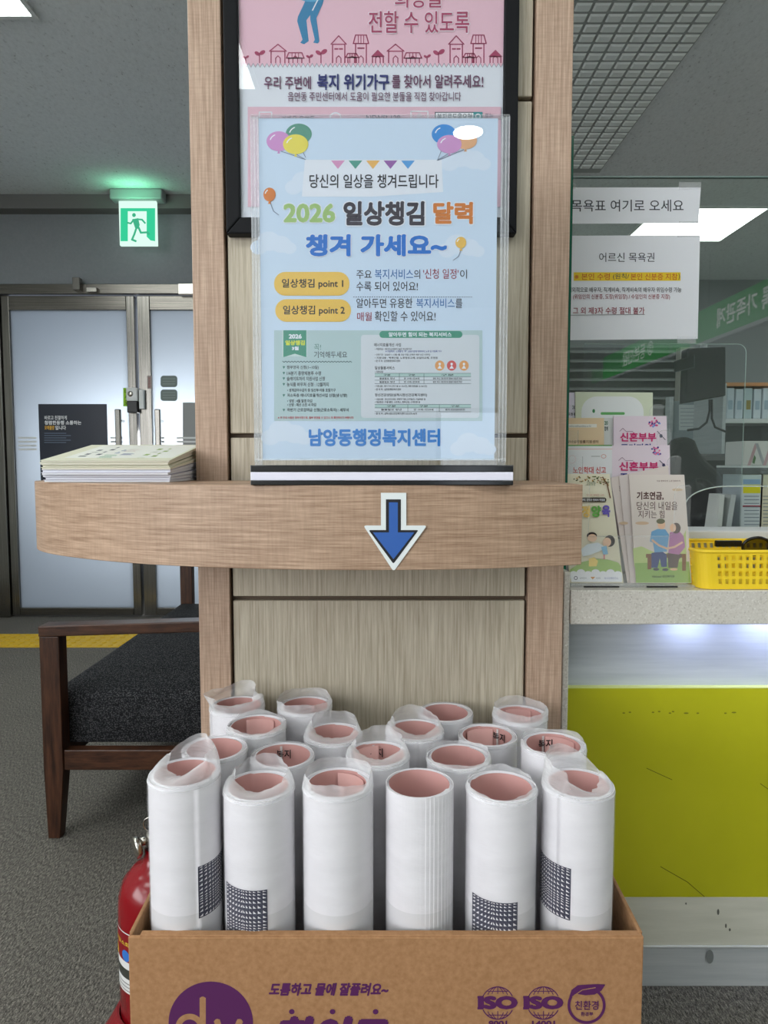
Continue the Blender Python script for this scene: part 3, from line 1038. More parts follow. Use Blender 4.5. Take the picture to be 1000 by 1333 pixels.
def balloon(cx, cy, rx, ry, c, tail):
    bk_ = pr.k
    bp = Print((0, YAc - .0010, 0), step=.00001, base=.0003 + .00006 * len(BAL)); BAL.append(1)
    bp.line(tail, .8, ink(120, 130, 150))
    bp.poly([(cx - 2, cy + ry + 3), (cx + 2, cy + ry + 3), (cx, cy + ry - 2)], ink(*c))
    bp.ell(cx, cy, rx, ry, ink(*c))
    bp.ring(cx, cy, rx * .7, ry * .7, 1.4, ink(236, 236, 240), 190, 245, 8)
    bp.build('balloon', nos)


BAL = []
balloon(389, 174.5, 17, 13.5, (92, 150, 130), [(389, 188), (398, 205)])
balloon(363, 184, 16, 13, (206, 146, 200), [(366, 197), (398, 208)])
balloon(385, 188, 16.5, 13, (232, 216, 92), [(386, 201), (398, 208)])
balloon(578, 175, 16, 13, (66, 142, 214), [(578, 188), (570, 208)])
balloon(606, 183, 15, 11.5, (226, 172, 130), [(604, 195), (570, 209)])
balloon(585, 188, 16, 12, (206, 150, 200), [(584, 200), (569, 209)])
balloon(351, 253.5, 8, 9, (214, 126, 60), [(352, 264), (356, 275), (363, 280)])
balloon(600, 316, 7, 7.5, (232, 186, 90), [(600, 325), (597, 334), (590, 339)])
pr.build('illustration', nos)
pr2 = Print((0, YAc - .0010, 0), step=.00001, base=.0005)
K = ink(44, 44, 52)
pr2.text('당신의 일상을 챙겨드립니다', 403, 227, 571, 245, K, 0.012)
pr2.text('2026', 369, 265, 437, 290, ink(158, 190, 116), 0.045, outline=W, ow=.03)
pr2.text('일상챙김', 447, 262, 553, 294, ink(58, 52, 62), 0.045, outline=W, ow=.03)
pr2.text('달력', 564, 263, 616, 292, ink(206, 122, 56), 0.045, outline=W, ow=.03)
pr2.text('챙겨 가세요~', 398, 305, 582, 334, ink(40, 112, 198), 0.05, outline=W, ow=.02)
pr2.build('headline', nos)
pr = Print((0, YAc - .0010, 0), step=.00001, base=.0004)
for (x0, y0, x1, y1, t) in ((357, 354, 455, 385, '일상챙김 point 1'), (358.5, 389.5, 457, 419, '일상챙김 point 2')):
    bp = Print((0, YAc - .0010, 0), step=.00001, base=.0004)
    bp.rrect(x0, y0, x1, y1, 14.5, ink(234, 192, 92)); bp.text(t, x0 + 10, (y0 + y1) / 2 - 6.5, x1 - 8, (y0 + y1) / 2 + 7, K, 0.022); bp.build('badge', nos)
bl = ink(66, 116, 178); rd = ink(160, 66, 84); gk = ink(66, 66, 76)
pr.text('주요 ', 464, 352, 484, 363, gk, .004); pr.text('복지서비스', 488, 350.5, 538, 363.5, bl, .004); pr.text("의 ", 539, 351, 547, 363, gk, .004); pr.text("'신청 일정'", 551, 350, 597, 363, rd, .004); pr.text('이', 599, 351, 608, 363, gk, .004)
pr.text('수록 되어 있어요!', 464, 366.5, 544, 379, gk, .004)
pr.text('알아두면 유용한', 464, 388.5, 537, 401, gk, .004); pr.text('복지서비스', 542, 388.5, 592, 401, bl, .004); pr.text('를', 593, 389, 602, 401, gk, .004)
pr.text('매월', 465, 406.5, 484, 418, rd, .004); pr.text('확인할 수 있어요!', 488, 405, 567, 418.5, gk, .004)
pr.up()
for k in range(52):
    pr.rect(460 + 3 * k, 386.2, 461.6 + 3 * k, 387.2, ink(110, 116, 130), True)
pr.text('남양동행정복지센터', 402, 558, 573, 581, ink(56, 128, 204), 0.04)
pr.build('lettering', nos)
# the reproduced calendar page in the lower half
pr = Print((0, YAc - .0010, 0), step=.00001, base=.0004)
pr.rect(357, 430, 628, 548, ink(178, 200, 202))
gr = ink(72, 146, 124)
pr.rect(367.5, 430, 400, 464, ink(196, 214, 212)); pr.poly([(369, 430), (399, 430), (399, 465), (384, 460.5), (369, 465)], gr)
pr.text('2026', 376, 435, 393, 441, W, .05); pr.text('일상챙김', 371.5, 443, 397, 449.5, ink(214, 220, 70), .05); pr.text('3월', 380, 451, 389, 456, W, .05)
pr.text('꼭!', 409, 448, 418, 456, ink(90, 130, 120), 0); pr.text('기억해두세요', 409, 457.5, 452, 466, K, .006)
pr.line([(368 + 2 * k, 471 + (.7 if k % 2 else -.7)) for k in range(46)], .9, ink(70, 90, 96))
rows = [('정부양곡 신청(1~10일)', 373.5, 415, 478.5, 0), ('1/4분기 종량제봉투 수령', 373.5, 418, 486, 0), ('슬레이트처리 지원사업 신청', 373.5, 423, 493, 0), ('농식품 바우처 신청 : 12월까지', 373.5, 428, 500.5, 0),
        ('• 생계급여수급자 중 임산부·아동 포함가구', 374, 437, 508, 1), ('저소득층 에너지효율개선사업 신청(냉·난방)', 374, 452, 515, 0), ('• 냉방 : 4월 말경 마감', 374, 407, 522, 1), ('• 난방 : 예산 소진 시 마감', 374, 412, 527, 1), ('하반기 근로장려금 신청(근로소득자) : 세무서', 374, 454, 534, 0)]
for t, x0, x1, y, s_ in rows:
    pr.text(t, x0, y - (2.3 if s_ else 2.7), x1, y + (2.2 if s_ else 2.7), K, .02)
    if not s_:
        pr.text('♥', 368, y - 2, 371.5, y + 1.6, ink(76, 130, 120), 0) if False else pr.poly([(368, y - 1.4), (369.6, y - 2), (371.4, y - 1.4), (369.6, y + 1.8)], ink(76, 130, 120))
pr.text('※ 위 안내 사항은 정부사정으로, 일부 변경될 수 있으니 꼭 확인하시기 바랍니다.', 362, 542, 461, 545.5, ink(190, 40, 56), .02)
pr.rrect(470, 436, 624, 544, 4, ink(206, 212, 218))
pr.rrect(494, 431, 602, 440, 4.4, gr); pr.text('알아두면 힘이 되는 복지서비스', 506, 432.5, 588, 438.5, W, .03)
for t, x0, x1, y, c in (('에너지효율개선 사업', 487, 522, 449, K), ('• 지원대상 : 에너지소비량이 높은 저소득가구', 488, 536, 454.5, K), ('※ 지원제외 : 소재동의 “부”, 공공기관에 위탁하여, 노후 및 미등록 가구', 502, 575, 457.5, ink(44, 60, 140)),
                        ('• 신청기간 : 2026년 1~12월 4월 초순 마감 (신청은 예산 소진 시까지)', 488, 560, 462, K), ('• 지원내용 : 벽체단열, 노후창호교체, 보일러교체, 조명등', 488, 570, 466, K), ('• 문 의 처 : 남양동행정복지센터', 488, 521, 470, K),
                        ('일상돌봄서비스', 488, 514, 479, K), ('• 지원대상', 488, 499, 484, K), ('• 지원내용 : 재가·가사 (주간 월 24~72시간), 병원 동행(월 12~36시간)', 488, 556, 503, K), ('• 문 의 처 : 남양동행정복지센터', 488, 522, 507, K),
                        ('정신건강상담(삼척시정신건강복지센터)', 488, 556, 514.5, K), ('• 사업내용 : 정신건강상담, 생애주기별 (고위험군), 자살예방 등', 488, 554, 520, K), ('• 대상증상 : 우울·불안, 스트레스, 중독상담, 스마트폰 등', 488, 547, 523.5, K), ('• 문 의 처 : 삼척시정신건강복지센터 033-570-4675', 488, 543, 538.5, K)):
    hh = 2.3 if t[0] not in '•※' else 1.5
    pr.text(t, x0, y - hh, x1, y + hh, c, .02)
for y0, y1, cols in ((486, 499.5, (488, 520, 552, 613)), (526.5, 536, (488, 531, 572, 613))):
    pr.rect(cols[0], y0, cols[3], y0 + 4.5, ink(172, 200, 196)); pr.up()
    for y in ([y0, y0 + 4.5, y1] + ([y0 + 9] if y1 - y0 > 11 else [])):
        pr.line([(cols[0], y), (cols[3], y)], .5, ink(70, 90, 90), True)
    for x in cols[1:3]:
        pr.line([(x, y0), (x, y1)], .5, ink(70, 90, 90), True)
    for r_ in range(3 if y1 - y0 > 11 else 2):
        for a0, a1, t in ((cols[0], cols[1], '돌봄필요 청년'), (cols[1], cols[2], '만 19세~만39세'), (cols[2], cols[3], '질병, 부상, 고립 등으로 돌봄이 필요한 청년')):
            w = (a1 - a0) * (.28 if r_ == 0 else .62); c_ = (a0 + a1) / 2
            pr.text('구분' if r_ == 0 else t, c_ - w / 2, y0 + 4.5 * r_ + 1, c_ + w / 2, y0 + 4.5 * r_ + 3.6, K, .02, hold=True)
for x, c in ((572.5, (222, 160, 100)), (588, (206, 92, 92)), (604, (222, 160, 100))):
    pr.ell(x, 476, 6.2, 6.6, ink(*c)); pr.ell(x, 474, 1.6, 1.6, W, 12); pr.poly([(x - 3, 480), (x, 475.5), (x + 3, 480)], W)
pr.build('calendar_page', nos)

# ------------------------------------------------------------------ stack of booklets on the left of the shelf
st_f, st_b = 1.02, 1.20
random.seed(5)
zz = ZS + .0006
NB = 9
for i in range(NB):
    t = .0042 if i < NB - 1 else .0030
    yel = i >= 5
    c = plain('booklet_cover', rgb(214, 214, 190) if yel else rgb(206, 204, 220), 0.5)
    x0 = at(54 + random.uniform(0, 4), 610, st_f).x; x1 = xs0 - .004 - random.uniform(0, .004)
    yo = random.uniform(-.006, .004)
    lift = .0031 * i                           # spines at the back pile up higher
    bkname = thing('booklet', ('cream' if yel else 'white') + ' booklet in the pile at the left end of the shelf, ' +
                   ('topmost' if i == NB - 1 else 'bottommost' if i == 0 else '%s from the bottom' % ['', 'second', 'third', 'fourth', 'fifth', 'sixth', 'seventh', 'eighth'][i]), 'booklet', ((x0 + x1) / 2, (st_f + st_b) / 2, zz), 'booklets piled on the shelf')
    q = MB()
    yf, yb_ = st_f + yo, st_b + yo
    q.hexa([(x0, yf, zz), (x1, yf, zz), (x1, yb_, zz + lift), (x0, yb_, zz + lift)],
           [(x0, yf, zz + t * .62), (x1, yf, zz + t * .62), (x1, yb_, zz + lift + .0048), (x0, yb_, zz + lift + .0048)], M['paper_warm'] if yel else M['paper'])
    q.build('pages', bkname)
    q = MB(); e = .0006
    zt0, zt1 = zz + t * .62 + .0001, zz + lift + .0049
    q.hexa([(x0 - .001, yf - .0015, zt0), (x1 + .001, yf - .0015, zt0), (x1 + .001, yb_, zt1), (x0 - .001, yb_, zt1)],
           [(x0 - .001, yf - .0015, zt0 + e), (x1 + .001, yf - .0015, zt0 + e), (x1 + .001, yb_, zt1 + e), (x0 - .001, yb_, zt1 + e)], c)
    if i == NB - 1:
        n = (Vector((x1, yf, zt0)) - Vector((x0, yf, zt0))).cross(Vector((x0, yb_, zt1)) - Vector((x0, yf, zt0))).normalized()

        def S(u, w):
            return Vector((x0 + (x1 - x0) * u, yf + (yb_ - yf) * w, zt0 + (zt1 - zt0) * w)) + Vector((0, 0, e + .0002))

        def patch(u0, u1, w0, w1, m):
            q.add([S(u0, w0), S(u1, w0), S(u1, w1), S(u0, w1)], [(0, 1, 2, 3)], m)
        patch(.12, .98, .05, .95, ink(226, 228, 220))
        for (u0, u1, w0, w1, cc) in ((.2, .26, .2, .7, (70, 80, 90)), (.3, .34, .3, .9, (70, 80, 90)), (.38, .5, .12, .34, (110, 170, 130)), (.42, .46, .4, .7, (90, 120, 170)), (.46, .56, .52, .72, (170, 80, 80)), (.5, .6, .3, .42, (70, 90, 150)), (.7, .76, .1, .8, (150, 180, 100)), (.79, .83, .2, .8, (150, 180, 100)), (.88, .9, .7, .9, (120, 130, 120))):
            for k in range(4):
                wa = w0 + (w1 - w0) * k / 4
                patch(u0, u1 - .02 * (k % 2), wa, wa + (w1 - w0) / 4 * .55, ink(*cc))
    q.build('cover', bkname)
    zz += t * .62 + .0011

# ------------------------------------------------------------------ carton of rolled calendars
YC = .776                                    # front face of the carton
cz1 = at(500, 1212, YC).z - .0075
cx0, cx1 = at(166, 1212, YC).x, at(839, 1212, YC).x
YCB = 1.135
bx = thing('cardboard_box', 'brown open cardboard carton full of rolled calendars in front of the column', 'box', ((cx0 + cx1) / 2, (YC + YCB) / 2, 0))
T = .005
q = MB(); q.box(cx0, cx1, YC, YC + T, .0, cz1, M['kraft']); bxf = q.build('front_wall', bx, bevel=0.0018)
for nm, a0, a1 in (('side_wall', cx0, cx0 + T), ('side_wall', cx1 - T, cx1)):
    q = MB(); q.hexa([(a0, YC + T, 0), (a1, YC + T, 0), (a1, YCB, 0), (a0, YCB, 0)], [(a0, YC + T, cz1 + .003), (a1, YC + T, cz1 + .003), (a1, YCB, cz1 + .022), (a0, YCB, cz1 + .022)], M['kraft_in']); q.build(nm, bx, bevel=0.0015)
q = MB(); q.box(cx0 + T, cx1 - T, YCB - T, YCB, 0, cz1 + .02, M['kraft_in']); q.build('back_wall', bx)
q = MB(); q.box(cx0 + T, cx1 - T, YC + T, YCB - T, .0, .006, M['kraft_in']); q.build('bottom', bx)
# torn corner curl and folded lip
q = MB(); q.box(cx0 + .014, cx1 - .002, YC + .0008, YC + .010, cz1 - .0005, cz1 + .0016, M['kraft']); q.build('folded_lip', bx, bevel=0.0008)

pr = Print((0, YC, 0), step=.00004, base=.0002)
pu = M['purple']; kr = M['kraft']
pr.ell(274.5, 1331, 55, 53.5, pu, 64)
pr.line([(264, 1301), (264, 1352)], 8, kr); pr.ell(264, 1301, 4, 4, kr, 16); pr.ring(247, 1338, 15, 15, 7.5, kr)
pr.line([(283, 1330), (291, 1356)], 8, kr, True); pr.line([(312, 1330), (292, 1372)], 8, kr); pr.ell(283, 1330, 4, 4, kr, 16); pr.ell(312, 1330, 4, 4, kr, 16)
pr.text('도톰하고 물에 잘풀려요~', 350, 1279, 506, 1296, pu, .045, shear=.25)
pr.text('화이트', 356, 1322, 506, 1376, pu, .07, shear=.25)
for x in (380, 433, 489):
    pr.ell(x, 1316.5, 3.6, 3.4, pu, 18)
pm = pr
for cx, num in ((648, '9001'), (707.5, '14001')):
    cy = 1305.5; pr = Print((0, YC, 0), step=.00004, base=.0002)
    for a0, a1 in ((205, 335), (25, 155)):
        pr.ring(cx, cy, 21, 21, 1.3, pu, a0, a1)
        pr.ring(cx, cy, 9, 21, 1.0, pu, a0 + 10, a1 - 10)
        pr.ring(cx, cy, 15, 21, 1.0, pu, a0 + 6, a1 - 6)
    pr.line([(cx, 1284.5), (cx, 1293)], 1.0, pu); pr.line([(cx, 1316), (cx, 1326.5)], 1.0, pu)
    for yy, w in ((1290, 13), (1321, 13)):
        pr.line([(cx - w, yy), (cx + w, yy)], 1.0, pu)
    pr.text('ISO', cx - 26, 1296, cx + 26, 1313.5, pu, .07)
    for lx in (cx - 22.5,):
        pr.rect(lx - 4, 1296, lx + 4, 1299, pu); pr.rect(lx - 4, 1310.5, lx + 4, 1313.5, pu, True)
    pr.text(num, cx - (12 if len(num) == 4 else 15), 1328, cx + (12 if len(num) == 4 else 15), 1336, pu, .03)
    pr.build('certification_mark', bxf)
pr = pm
pr.ring(763.5, 1308, 23, 22.5, 3.6, pu, -50, 245, 44)
pr.poly([(741, 1297), (744, 1288), (752, 1282), (765, 1281), (778, 1280.5), (788, 1281), (783, 1289), (774, 1294), (762, 1295), (750, 1293)], pu)
pr.line([(745, 1297), (758, 1288), (775, 1285)], 1.0, kr)
pr.text('친환경', 748.5, 1302, 779, 1314, pu, .015); pr.text('환경부', 756, 1316.5, 772, 1322, pu, .02)
pr.build('printed_marks', bxf)

ROWS = [(.829, [(242, 1005), (337, 1022), (440, 1019), (545, 1019), (653, 1023), (752, 1019)]),
        (.917, [(279, 975), (367, 984), (492, 981), (597, 985), (722, 970)]),
        (1.003, [(334, 944), (434, 955), (540, 950), (635, 957)]),
        (1.083, [(309, 918), (397, 918), (580, 927), (677, 930)])]
spec = {  # bag state, navy patch angle, ink mark in the mouth
    (0, 0): ('closed', -17, 0), (0, 1): ('slump', -108, 0), (0, 2): ('collar', None, 0), (0, 3): ('bare', None, 0), (0, 4): ('low', -111, 0), (0, 5): ('peak', -153, 0),
    (1, 0): ('bare', None, 0), (1, 1): ('bare', None, 1), (1, 2): ('slump', None, 1), (1, 3): ('low', -20, 0), (1, 4): ('low', None, 1),
    (2, 0): ('low', None, 0), (2, 1): ('slump', None, 0), (2, 2): ('slump', None, 0), (2, 3): ('bare', None, 1),
    (3, 0): ('tied', None, 0), (3, 1): ('collar', None, 0), (3, 2): ('bare', None, 0), (3, 3): ('collar', None, 0)}
centers = []
for r_, (Yr, lst) in enumerate(ROWS):
    for c_, (px, py) in enumerate(lst):
        p = at(px, py, Yr); centers.append([p.x, p.y, p.z, r_, c_])
RR = .0443
for it in range(200):
    for i in range(len(centers)):
        for j in range(i):
            a, c = centers[i], centers[j]
            dx, dy = a[0] - c[0], a[1] - c[1]
            d = math.hypot(dx, dy); need = 2 * RR + .0042
            if d < need:
                s_ = (need - d) / d * .5
                a[0] += dx * s_; a[1] += dy * s_; c[0] -= dx * s_; c[1] -= dy * s_
    for a in centers:
        lo, hi = cx0 + T + RR + .002, cx1 - T - RR - .002
        a[0] = min(max(a[0], lo), hi); a[1] = min(max(a[1], YC + T + RR + .003), YCB - T - RR - .002)
ordw = ['first', 'second', 'third', 'fourth', 'fifth', 'sixth']
roww = ['front row', 'second row', 'third row', 'back row']
statew = {'closed': 'sleeve folded shut', 'slump': 'slumped sleeve', 'collar': 'upright sleeve', 'bare': 'open mouth', 'low': 'tucked sleeve', 'peak': 'peaked sleeve', 'tied': 'twisted sleeve'}


def roll(x, y, zt, r_, c_):
    state, patch_a, mark = spec[(r_, c_)]
    rnd = random.Random(100 * r_ + c_)
    t = thing('rolled_calendar', 'rolled white calendar, %s, %s from left in the %s' % (statew[state], ordw[c_], roww[r_]), 'rolled calendar', (x, y, .0065), 'rolled calendars in the carton')
    n = 64; z0 = .0065
    seam = rnd.uniform(0, 2 * PI) if not (r_ == 0 and c_ == 3) else math.radians(-88)
    wall = rnd.uniform(.0048, .0060)
    steps = 9 if (r_ == 0 and c_ == 3) else 1
    R = RR - .0004

    def ro(a):
        d = (a - seam) % (2 * PI)
        if steps > 1:
            k = min(steps, int(d / math.radians(7.5)) + 1) if d < math.radians(70) else steps
            return R - .0045 + .0045 * k / steps if d < math.radians(72) else R - .0045 * ((d - math.radians(72)) / (2 * PI - math.radians(72)))
        return R - .0007 * d / (2 * PI)

    def ri(a):
        d = (a - seam - 1.1) % (2 * PI)
        return R - wall - .0028 * d / (2 * PI)
    q = MB(); vs = []; fs = []
    angs = [seam + 1e-4 + (2 * PI - 2e-4) * i / (n - 1) for i in range(n)]
    if steps > 1:
        extra = []
        for k in range(1, steps + 1):
            e_ = seam + math.radians(7.5) * k
            extra += [e_ - .012, e_ + .012]
        angs = sorted(set(angs + extra))
    n = len(angs)

    def ringz(rf, z):
        return [Vector((x + rf(a) * math.cos(a), y + rf(a) * math.sin(a), z)) for a in angs]

    def strip(A, B, m, smooth=True):
        k = len(A)
        q.add(A + B, [(i, (i + 1) % k, k + (i + 1) % k, k + i) for i in range(k)], m, smooth)
    zfoot = z0 + .405
    o0, of, o1 = ringz(ro, z0), ringz(ro, cz1 + .019), ringz(ro, zt)
    strip(o0, of, M['roll_base'] if r_ == 0 else M['roll_white'], steps == 1); strip(of, o1, M['roll_white'], steps == 1)
    def layer(off, dz):
        return [Vector((x + (ro(a) - off) * math.cos(a), y + (ro(a) - off) * math.sin(a), zt - dz)) for a in angs]
    i1, i0 = ringz(ri, zt - .0004), ringz(ri, z0)
    L_ = [o1, layer(.0012, 0), layer(.0014, .0022), layer(.0028, .0004), layer(.0030, .002), i1]
    for A_, B_ in zip(L_[:-1], L_[1:]):
        strip(A_, B_, M['roll_white'], False)
    strip(i1, i0, M['roll_pink'])
    proll = q.build('paper_roll', t)
    # loose inner end of the sheet standing inside the mouth
    if mark or (r_ + c_) % 4 == 2:
        q = MB(); a0 = seam + 1.1; A = []; B = []
        for i in range(12):
            a = a0 + .12 * i - .5; rr = R - wall - .0030 - .0016 * (1 - i / 11)
            A.append(Vector((x + rr * math.cos(a), y + rr * math.sin(a), zt - .0035))); B.append(Vector((x + rr * math.cos(a), y + rr * math.sin(a), zt - .14)))
        k = 12
        q.add(A + B, [(i, i + 1, k + i + 1, k + i) for i in range(k - 1)], M['roll_pink'], True)
        q.build('inner_flap', proll, solid=.0006)
    if mark:
        q = MB()
        vs_, fs_, asp = text_mesh('복지', .02)
        rr = R - wall - .0042; ac = math.radians(96) if c_ != 3 else math.radians(50); wdt = .016
        q.add([Vector((x + rr * math.cos(ac + (.5 - u) * wdt / rr * 1.3), y + rr * math.sin(ac + (.5 - u) * wdt / rr * 1.3), zt - .020 + .013 * w)) for u, w, _n in vs_], fs_, ink(40, 34, 36))
        A0 = ac + .05
        q.add([Vector((x + rr * math.cos(A0 + d), y + rr * math.sin(A0 + d), z)) for d, z in ((0, zt - .002), (.09, zt - .002), (.09, zt - .05), (0, zt - .05))], [(0, 1, 2, 3)], ink(206, 200, 200))
        q.build('ink_mark', proll)
    # navy triangle pattern printed on the outside
    if patch_a is not None:
        q = MB()
        ac = math.radians(patch_a); half = .0300 / R; pz1 = cz1 + (.052 if (r_, c_) not in ((0, 0), (0, 5)) else .077)
        if (r_, c_) == (0, 4): pz1 = cz1 + .036
        if r_: pz1 = cz1 + .05
        pz0 = pz1 - (.075 if c_ not in (0, 5) else .065)
        rr = R + .00025

        def CP(a, z, d=0):
            return Vector((x + (rr + d) * math.cos(a), y + (rr + d) * math.sin(a), z))
        K = 16
        vs = []
        for i in range(K + 1):
            a = ac - half + 2 * half * i / K
            vs += [CP(a, pz0), CP(a, pz1)]
        q.add(vs, [(2 * i, 2 * i + 2, 2 * i + 3, 2 * i + 1) for i in range(K)], M['navy'])
        nx_, nz_ = 12, 15
        us = [0.0]
        for i in range(nx_):
            us.append(us[-1] + .45 + .55 * abs((i + .5) / nx_ - .5) * 2)
        us = [u / us[-1] for u in us]
        ws = [0.0]
        for i in range(nz_):
            ws.append(ws[-1] + .4 + .6 * abs(((i * 1.6 / nz_) % 1.0) - .5) * 2)
        ws = [w / ws[-1] for w in ws]
        for i in range(nx_):
            for j in range(nz_):
                a0, a1 = ac - half + 2 * half * us[i], ac - half + 2 * half * us[i + 1]
                zb, zt_ = pz0 + (pz1 - pz0) * ws[j], pz0 + (pz1 - pz0) * ws[j + 1]
                da, dz = (a1 - a0) * .17, (zt_ - zb) * .24
                if i < nx_ // 2:
                    tri = [CP(a0 + da, zb + dz, .0002), CP(a1 - da, zb + dz, .0002), CP(a1 - da, zt_ - dz, .0002)]
                else:
                    tri = [CP(a0 + da, zb + dz, .0002), CP(a1 - da, zb + dz, .0002), CP(a0 + da, zt_ - dz, .0002)]
                q.add(tri, [(0, 1, 2)], M['roll_white'])
        q.build('triangle_print', proll)
    # clear plastic sleeve
    if (r_, c_) != (0, 3):
        q = MB(); vs = []; fs = []
        n = 72
        sd = Vector((rnd.uniform(0, 50), rnd.uniform(0, 50), rnd.uniform(0, 50)))

        def nz(a, z, f=2.2, g=40):
            return mnoise.noise(Vector((math.cos(a) * f, math.sin(a) * f, z * g)) + sd)
        zlow = cz1 - .02
        levels = [zlow + (zt - .004 - zlow) * i / 12 for i in range(13)]
        for z in levels:
            for i in range(n):
                a = 2 * PI * i / n
                rr = R + .0009 + .0005 * nz(a, z, 3, 60)
                vs.append(Vector((x + rr * math.cos(a), y + rr * math.sin(a), z)))
        for j in range(12):
            for i in range(n):
                i2 = (i + 1) % n
                fs.append((j * n + i, j * n + i2, (j + 1) * n + i2, (j + 1) * n + i))
        q.add(vs, fs, M['film'], True)
        prm = {'closed': (.006, .030, .78, -125), 'slump': (.006, .018, .66, -100), 'collar': (.013, .004, .12, -100), 'bare': (.0012, .0004, .02, 0), 'low': (.0035, .003, .12, -80), 'peak': (.003, .034, .55, -50), 'tied': (.016, .010, .55, -60)}[state]
        h0, hv, inw, dirn = prm
        dr = math.radians(dirn); rnd0 = rnd.random()
        rows = 8; top = []
        vs = []; fs = []
        for j in range(rows + 1):
            s_ = j / rows
            for i in range(n):
                a = 2 * PI * i / n
                face = .5 + .5 * math.cos(a - dr)          # 1 on the side that folds in
                up_a = math.radians({'closed': 40, 'peak': 145}.get(state, 85 + 40 * (rnd0 - .5)))
                h = h0 + hv * (.5 + .5 * math.cos(a - up_a)) + .0022 * math.sin(3 * a + 9 * rnd0) * (state not in ('bare',)) * s_
                h = max(h, .0008)
                fold = inw * (.25 + .75 * face ** 2)
                if state == 'collar':
                    fold = .10 + .1 * nz(a, 5, 2, 1)
                zz_ = zt - .004 + (h + .004) * (s_ if fold < .3 else math.sin(s_ * PI / 2 * (1 + .6 * face)) * (1 - .45 * face * s_))
                rr = (R + .0009) * (1 - fold * s_ ** 1.3) + .0034 * s_ * nz(a, s_ * .03 + .3, 3.6, 60) * (1 if state != 'bare' else .2) + (.0008 * s_ * math.sin(11 * a + 20 * rnd0) if state not in ('bare', 'low') else 0)
                if state == 'tied' and s_ > .35:
                    rr += .006 * math.sin(3 * a + s_ * 4) * s_ + (.010 * s_ * max(0, math.cos(a - PI)) ** 4)
                vs.append(Vector((x + rr * math.cos(a), y + rr * math.sin(a), zz_)))
        for j in range(rows):
            for i in range(n):
                i2 = (i + 1) % n
                fs.append((j * n + i, j * n + i2, (j + 1) * n + i2, (j + 1) * n + i))
        q.add(vs, fs, M['collar'], True)
        q.build('plastic_sleeve', t)


for x, y, z, r_, c_ in centers:
    roll(x, y, z, r_, c_)

# ------------------------------------------------------------------ fire extinguisher
YX = 1.10
xe = cx0 - .0760
fe = thing('fire_extinguisher', 'red fire extinguisher standing on the carpet to the left of the carton', 'fire extinguisher', (xe, YX, 0))
re_ = .062
zsh = at(150, 1170, YX).z
q = MB(); q.lathe((xe, YX, 0), [(re_ * .9, .03), (re_, .04), (re_, zsh - .005), (re_ * .97, zsh + .018), (re_ * .86, zsh + .040), (re_ * .62, zsh + .058), (.022, zsh + .066), (.018, zsh + .085), (.018, zsh + .09)], M['red'], 40); fec = q.build('cylinder', fe)
q = MB(); zn = zsh + .09
q.lathe((xe, YX, zn), [(.016, 0), (.016, .025), (.012, .03)], M['chrome'], 20); q.tube([(xe - .012, YX, zn + .012), (xe - .026, YX - .004, zn + .012)], .007, M['chrome']); fev = q.build('valve', fe)
gd = Vector((-.80, -.55, -.1)).normalized(); gc = Vector((xe - .022, YX - .010, zn + .008)); q = MB(); q.tube([gc, gc + gd * .004, gc + gd * .009, gc + gd * .0105], .0165, M['chrome'], 24, radii=[.014, .0175, .0175, .015]); q.build('gauge', fev)
q = MB()
q.box(xe - .012, xe + .06, YX - .008, YX + .008, zn + .034, zn + .040, M['black_plastic']); q.hexa([(xe - .01, YX - .007, zn + .05), (xe + .06, YX - .007, zn + .066), (xe + .06, YX + .007, zn + .066), (xe - .01, YX + .007, zn + .05)],
                                                                                                 [(xe - .01, YX - .007, zn + .055), (xe + .06, YX - .007, zn + .071), (xe + .06, YX + .007, zn + .071), (xe - .01, YX + .007, zn + .055)], M['black_plastic'])
fel = q.build('lever', fe, bevel=0.001)
q = MB(); q.tube([(xe - .005 + .012 * math.cos(k), YX - .01, zn + .045 + .012 * math.sin(k)) for k in [i * .6 for i in range(10)]], .0013, M['chrome'], 8); q.build('pull_pin', fel)
q = MB(); q.tube([(xe + .014, YX + .005, zn + .015), (xe + .04, YX + .03, zn + .02), (xe + .045, YX + .055, zn - .03), (xe + .03, YX + .066, zn - .16), (xe + .02, YX + .07, .15)], .008, M['black_plastic'], 10); q.build('hose', fe)
lz1, lz0 = at(150, 1187, YX).z, at(150, 1262, YX).z
q = MB()
def band(a0, a1, z0, z1, m, d):
    k = 24; vs = []
    for i in range(k + 1):
        a = math.radians(a0 + (a1 - a0) * i / k)
        vs += [(xe + (re_ + d) * math.cos(a), YX + (re_ + d) * math.sin(a), z0), (xe + (re_ + d) * math.cos(a), YX + (re_ + d) * math.sin(a), z1)]
    q.add(vs, [(2 * i, 2 * i + 2, 2 * i + 3, 2 * i + 1) for i in range(k)], m, True)
H = lz1 - lz0
band(170, 330, lz0, lz1, ink(216, 216, 214), .0004); band(170, 330, lz0 + H * .52, lz1 - .0015, ink(126, 18, 26), .0006)
band(170, 330, lz0 + H * .24, lz0 + H * .40, ink(58, 60, 54), .0006)
band(262, 330, lz0 + H * .60, lz1 - .004, ink(206, 202, 198), .0008)
for k in range(3):
    band(180, 320, lz0 + .004 + .006 * k, lz0 + .0052 + .006 * k, ink(90, 90, 90), .0008)
for ang, cc in ((206, (196, 150, 40)), (236, (50, 110, 190))):
    a = math.radians(ang); zc = lz0 + H * .62
    vs = []
    for i in range(20):
        t_ = 2 * PI * i / 20; aa = a + .0095 * math.cos(t_) / re_
        vs.append((xe + (re_ + .0010) * math.cos(aa), YX + (re_ + .0010) * math.sin(aa), zc + .0095 * math.sin(t_)))
    q.add(vs, [tuple(range(20))], ink(*cc), True)
vs_, fs_, asp = text_mesh('분말소화기', .03)
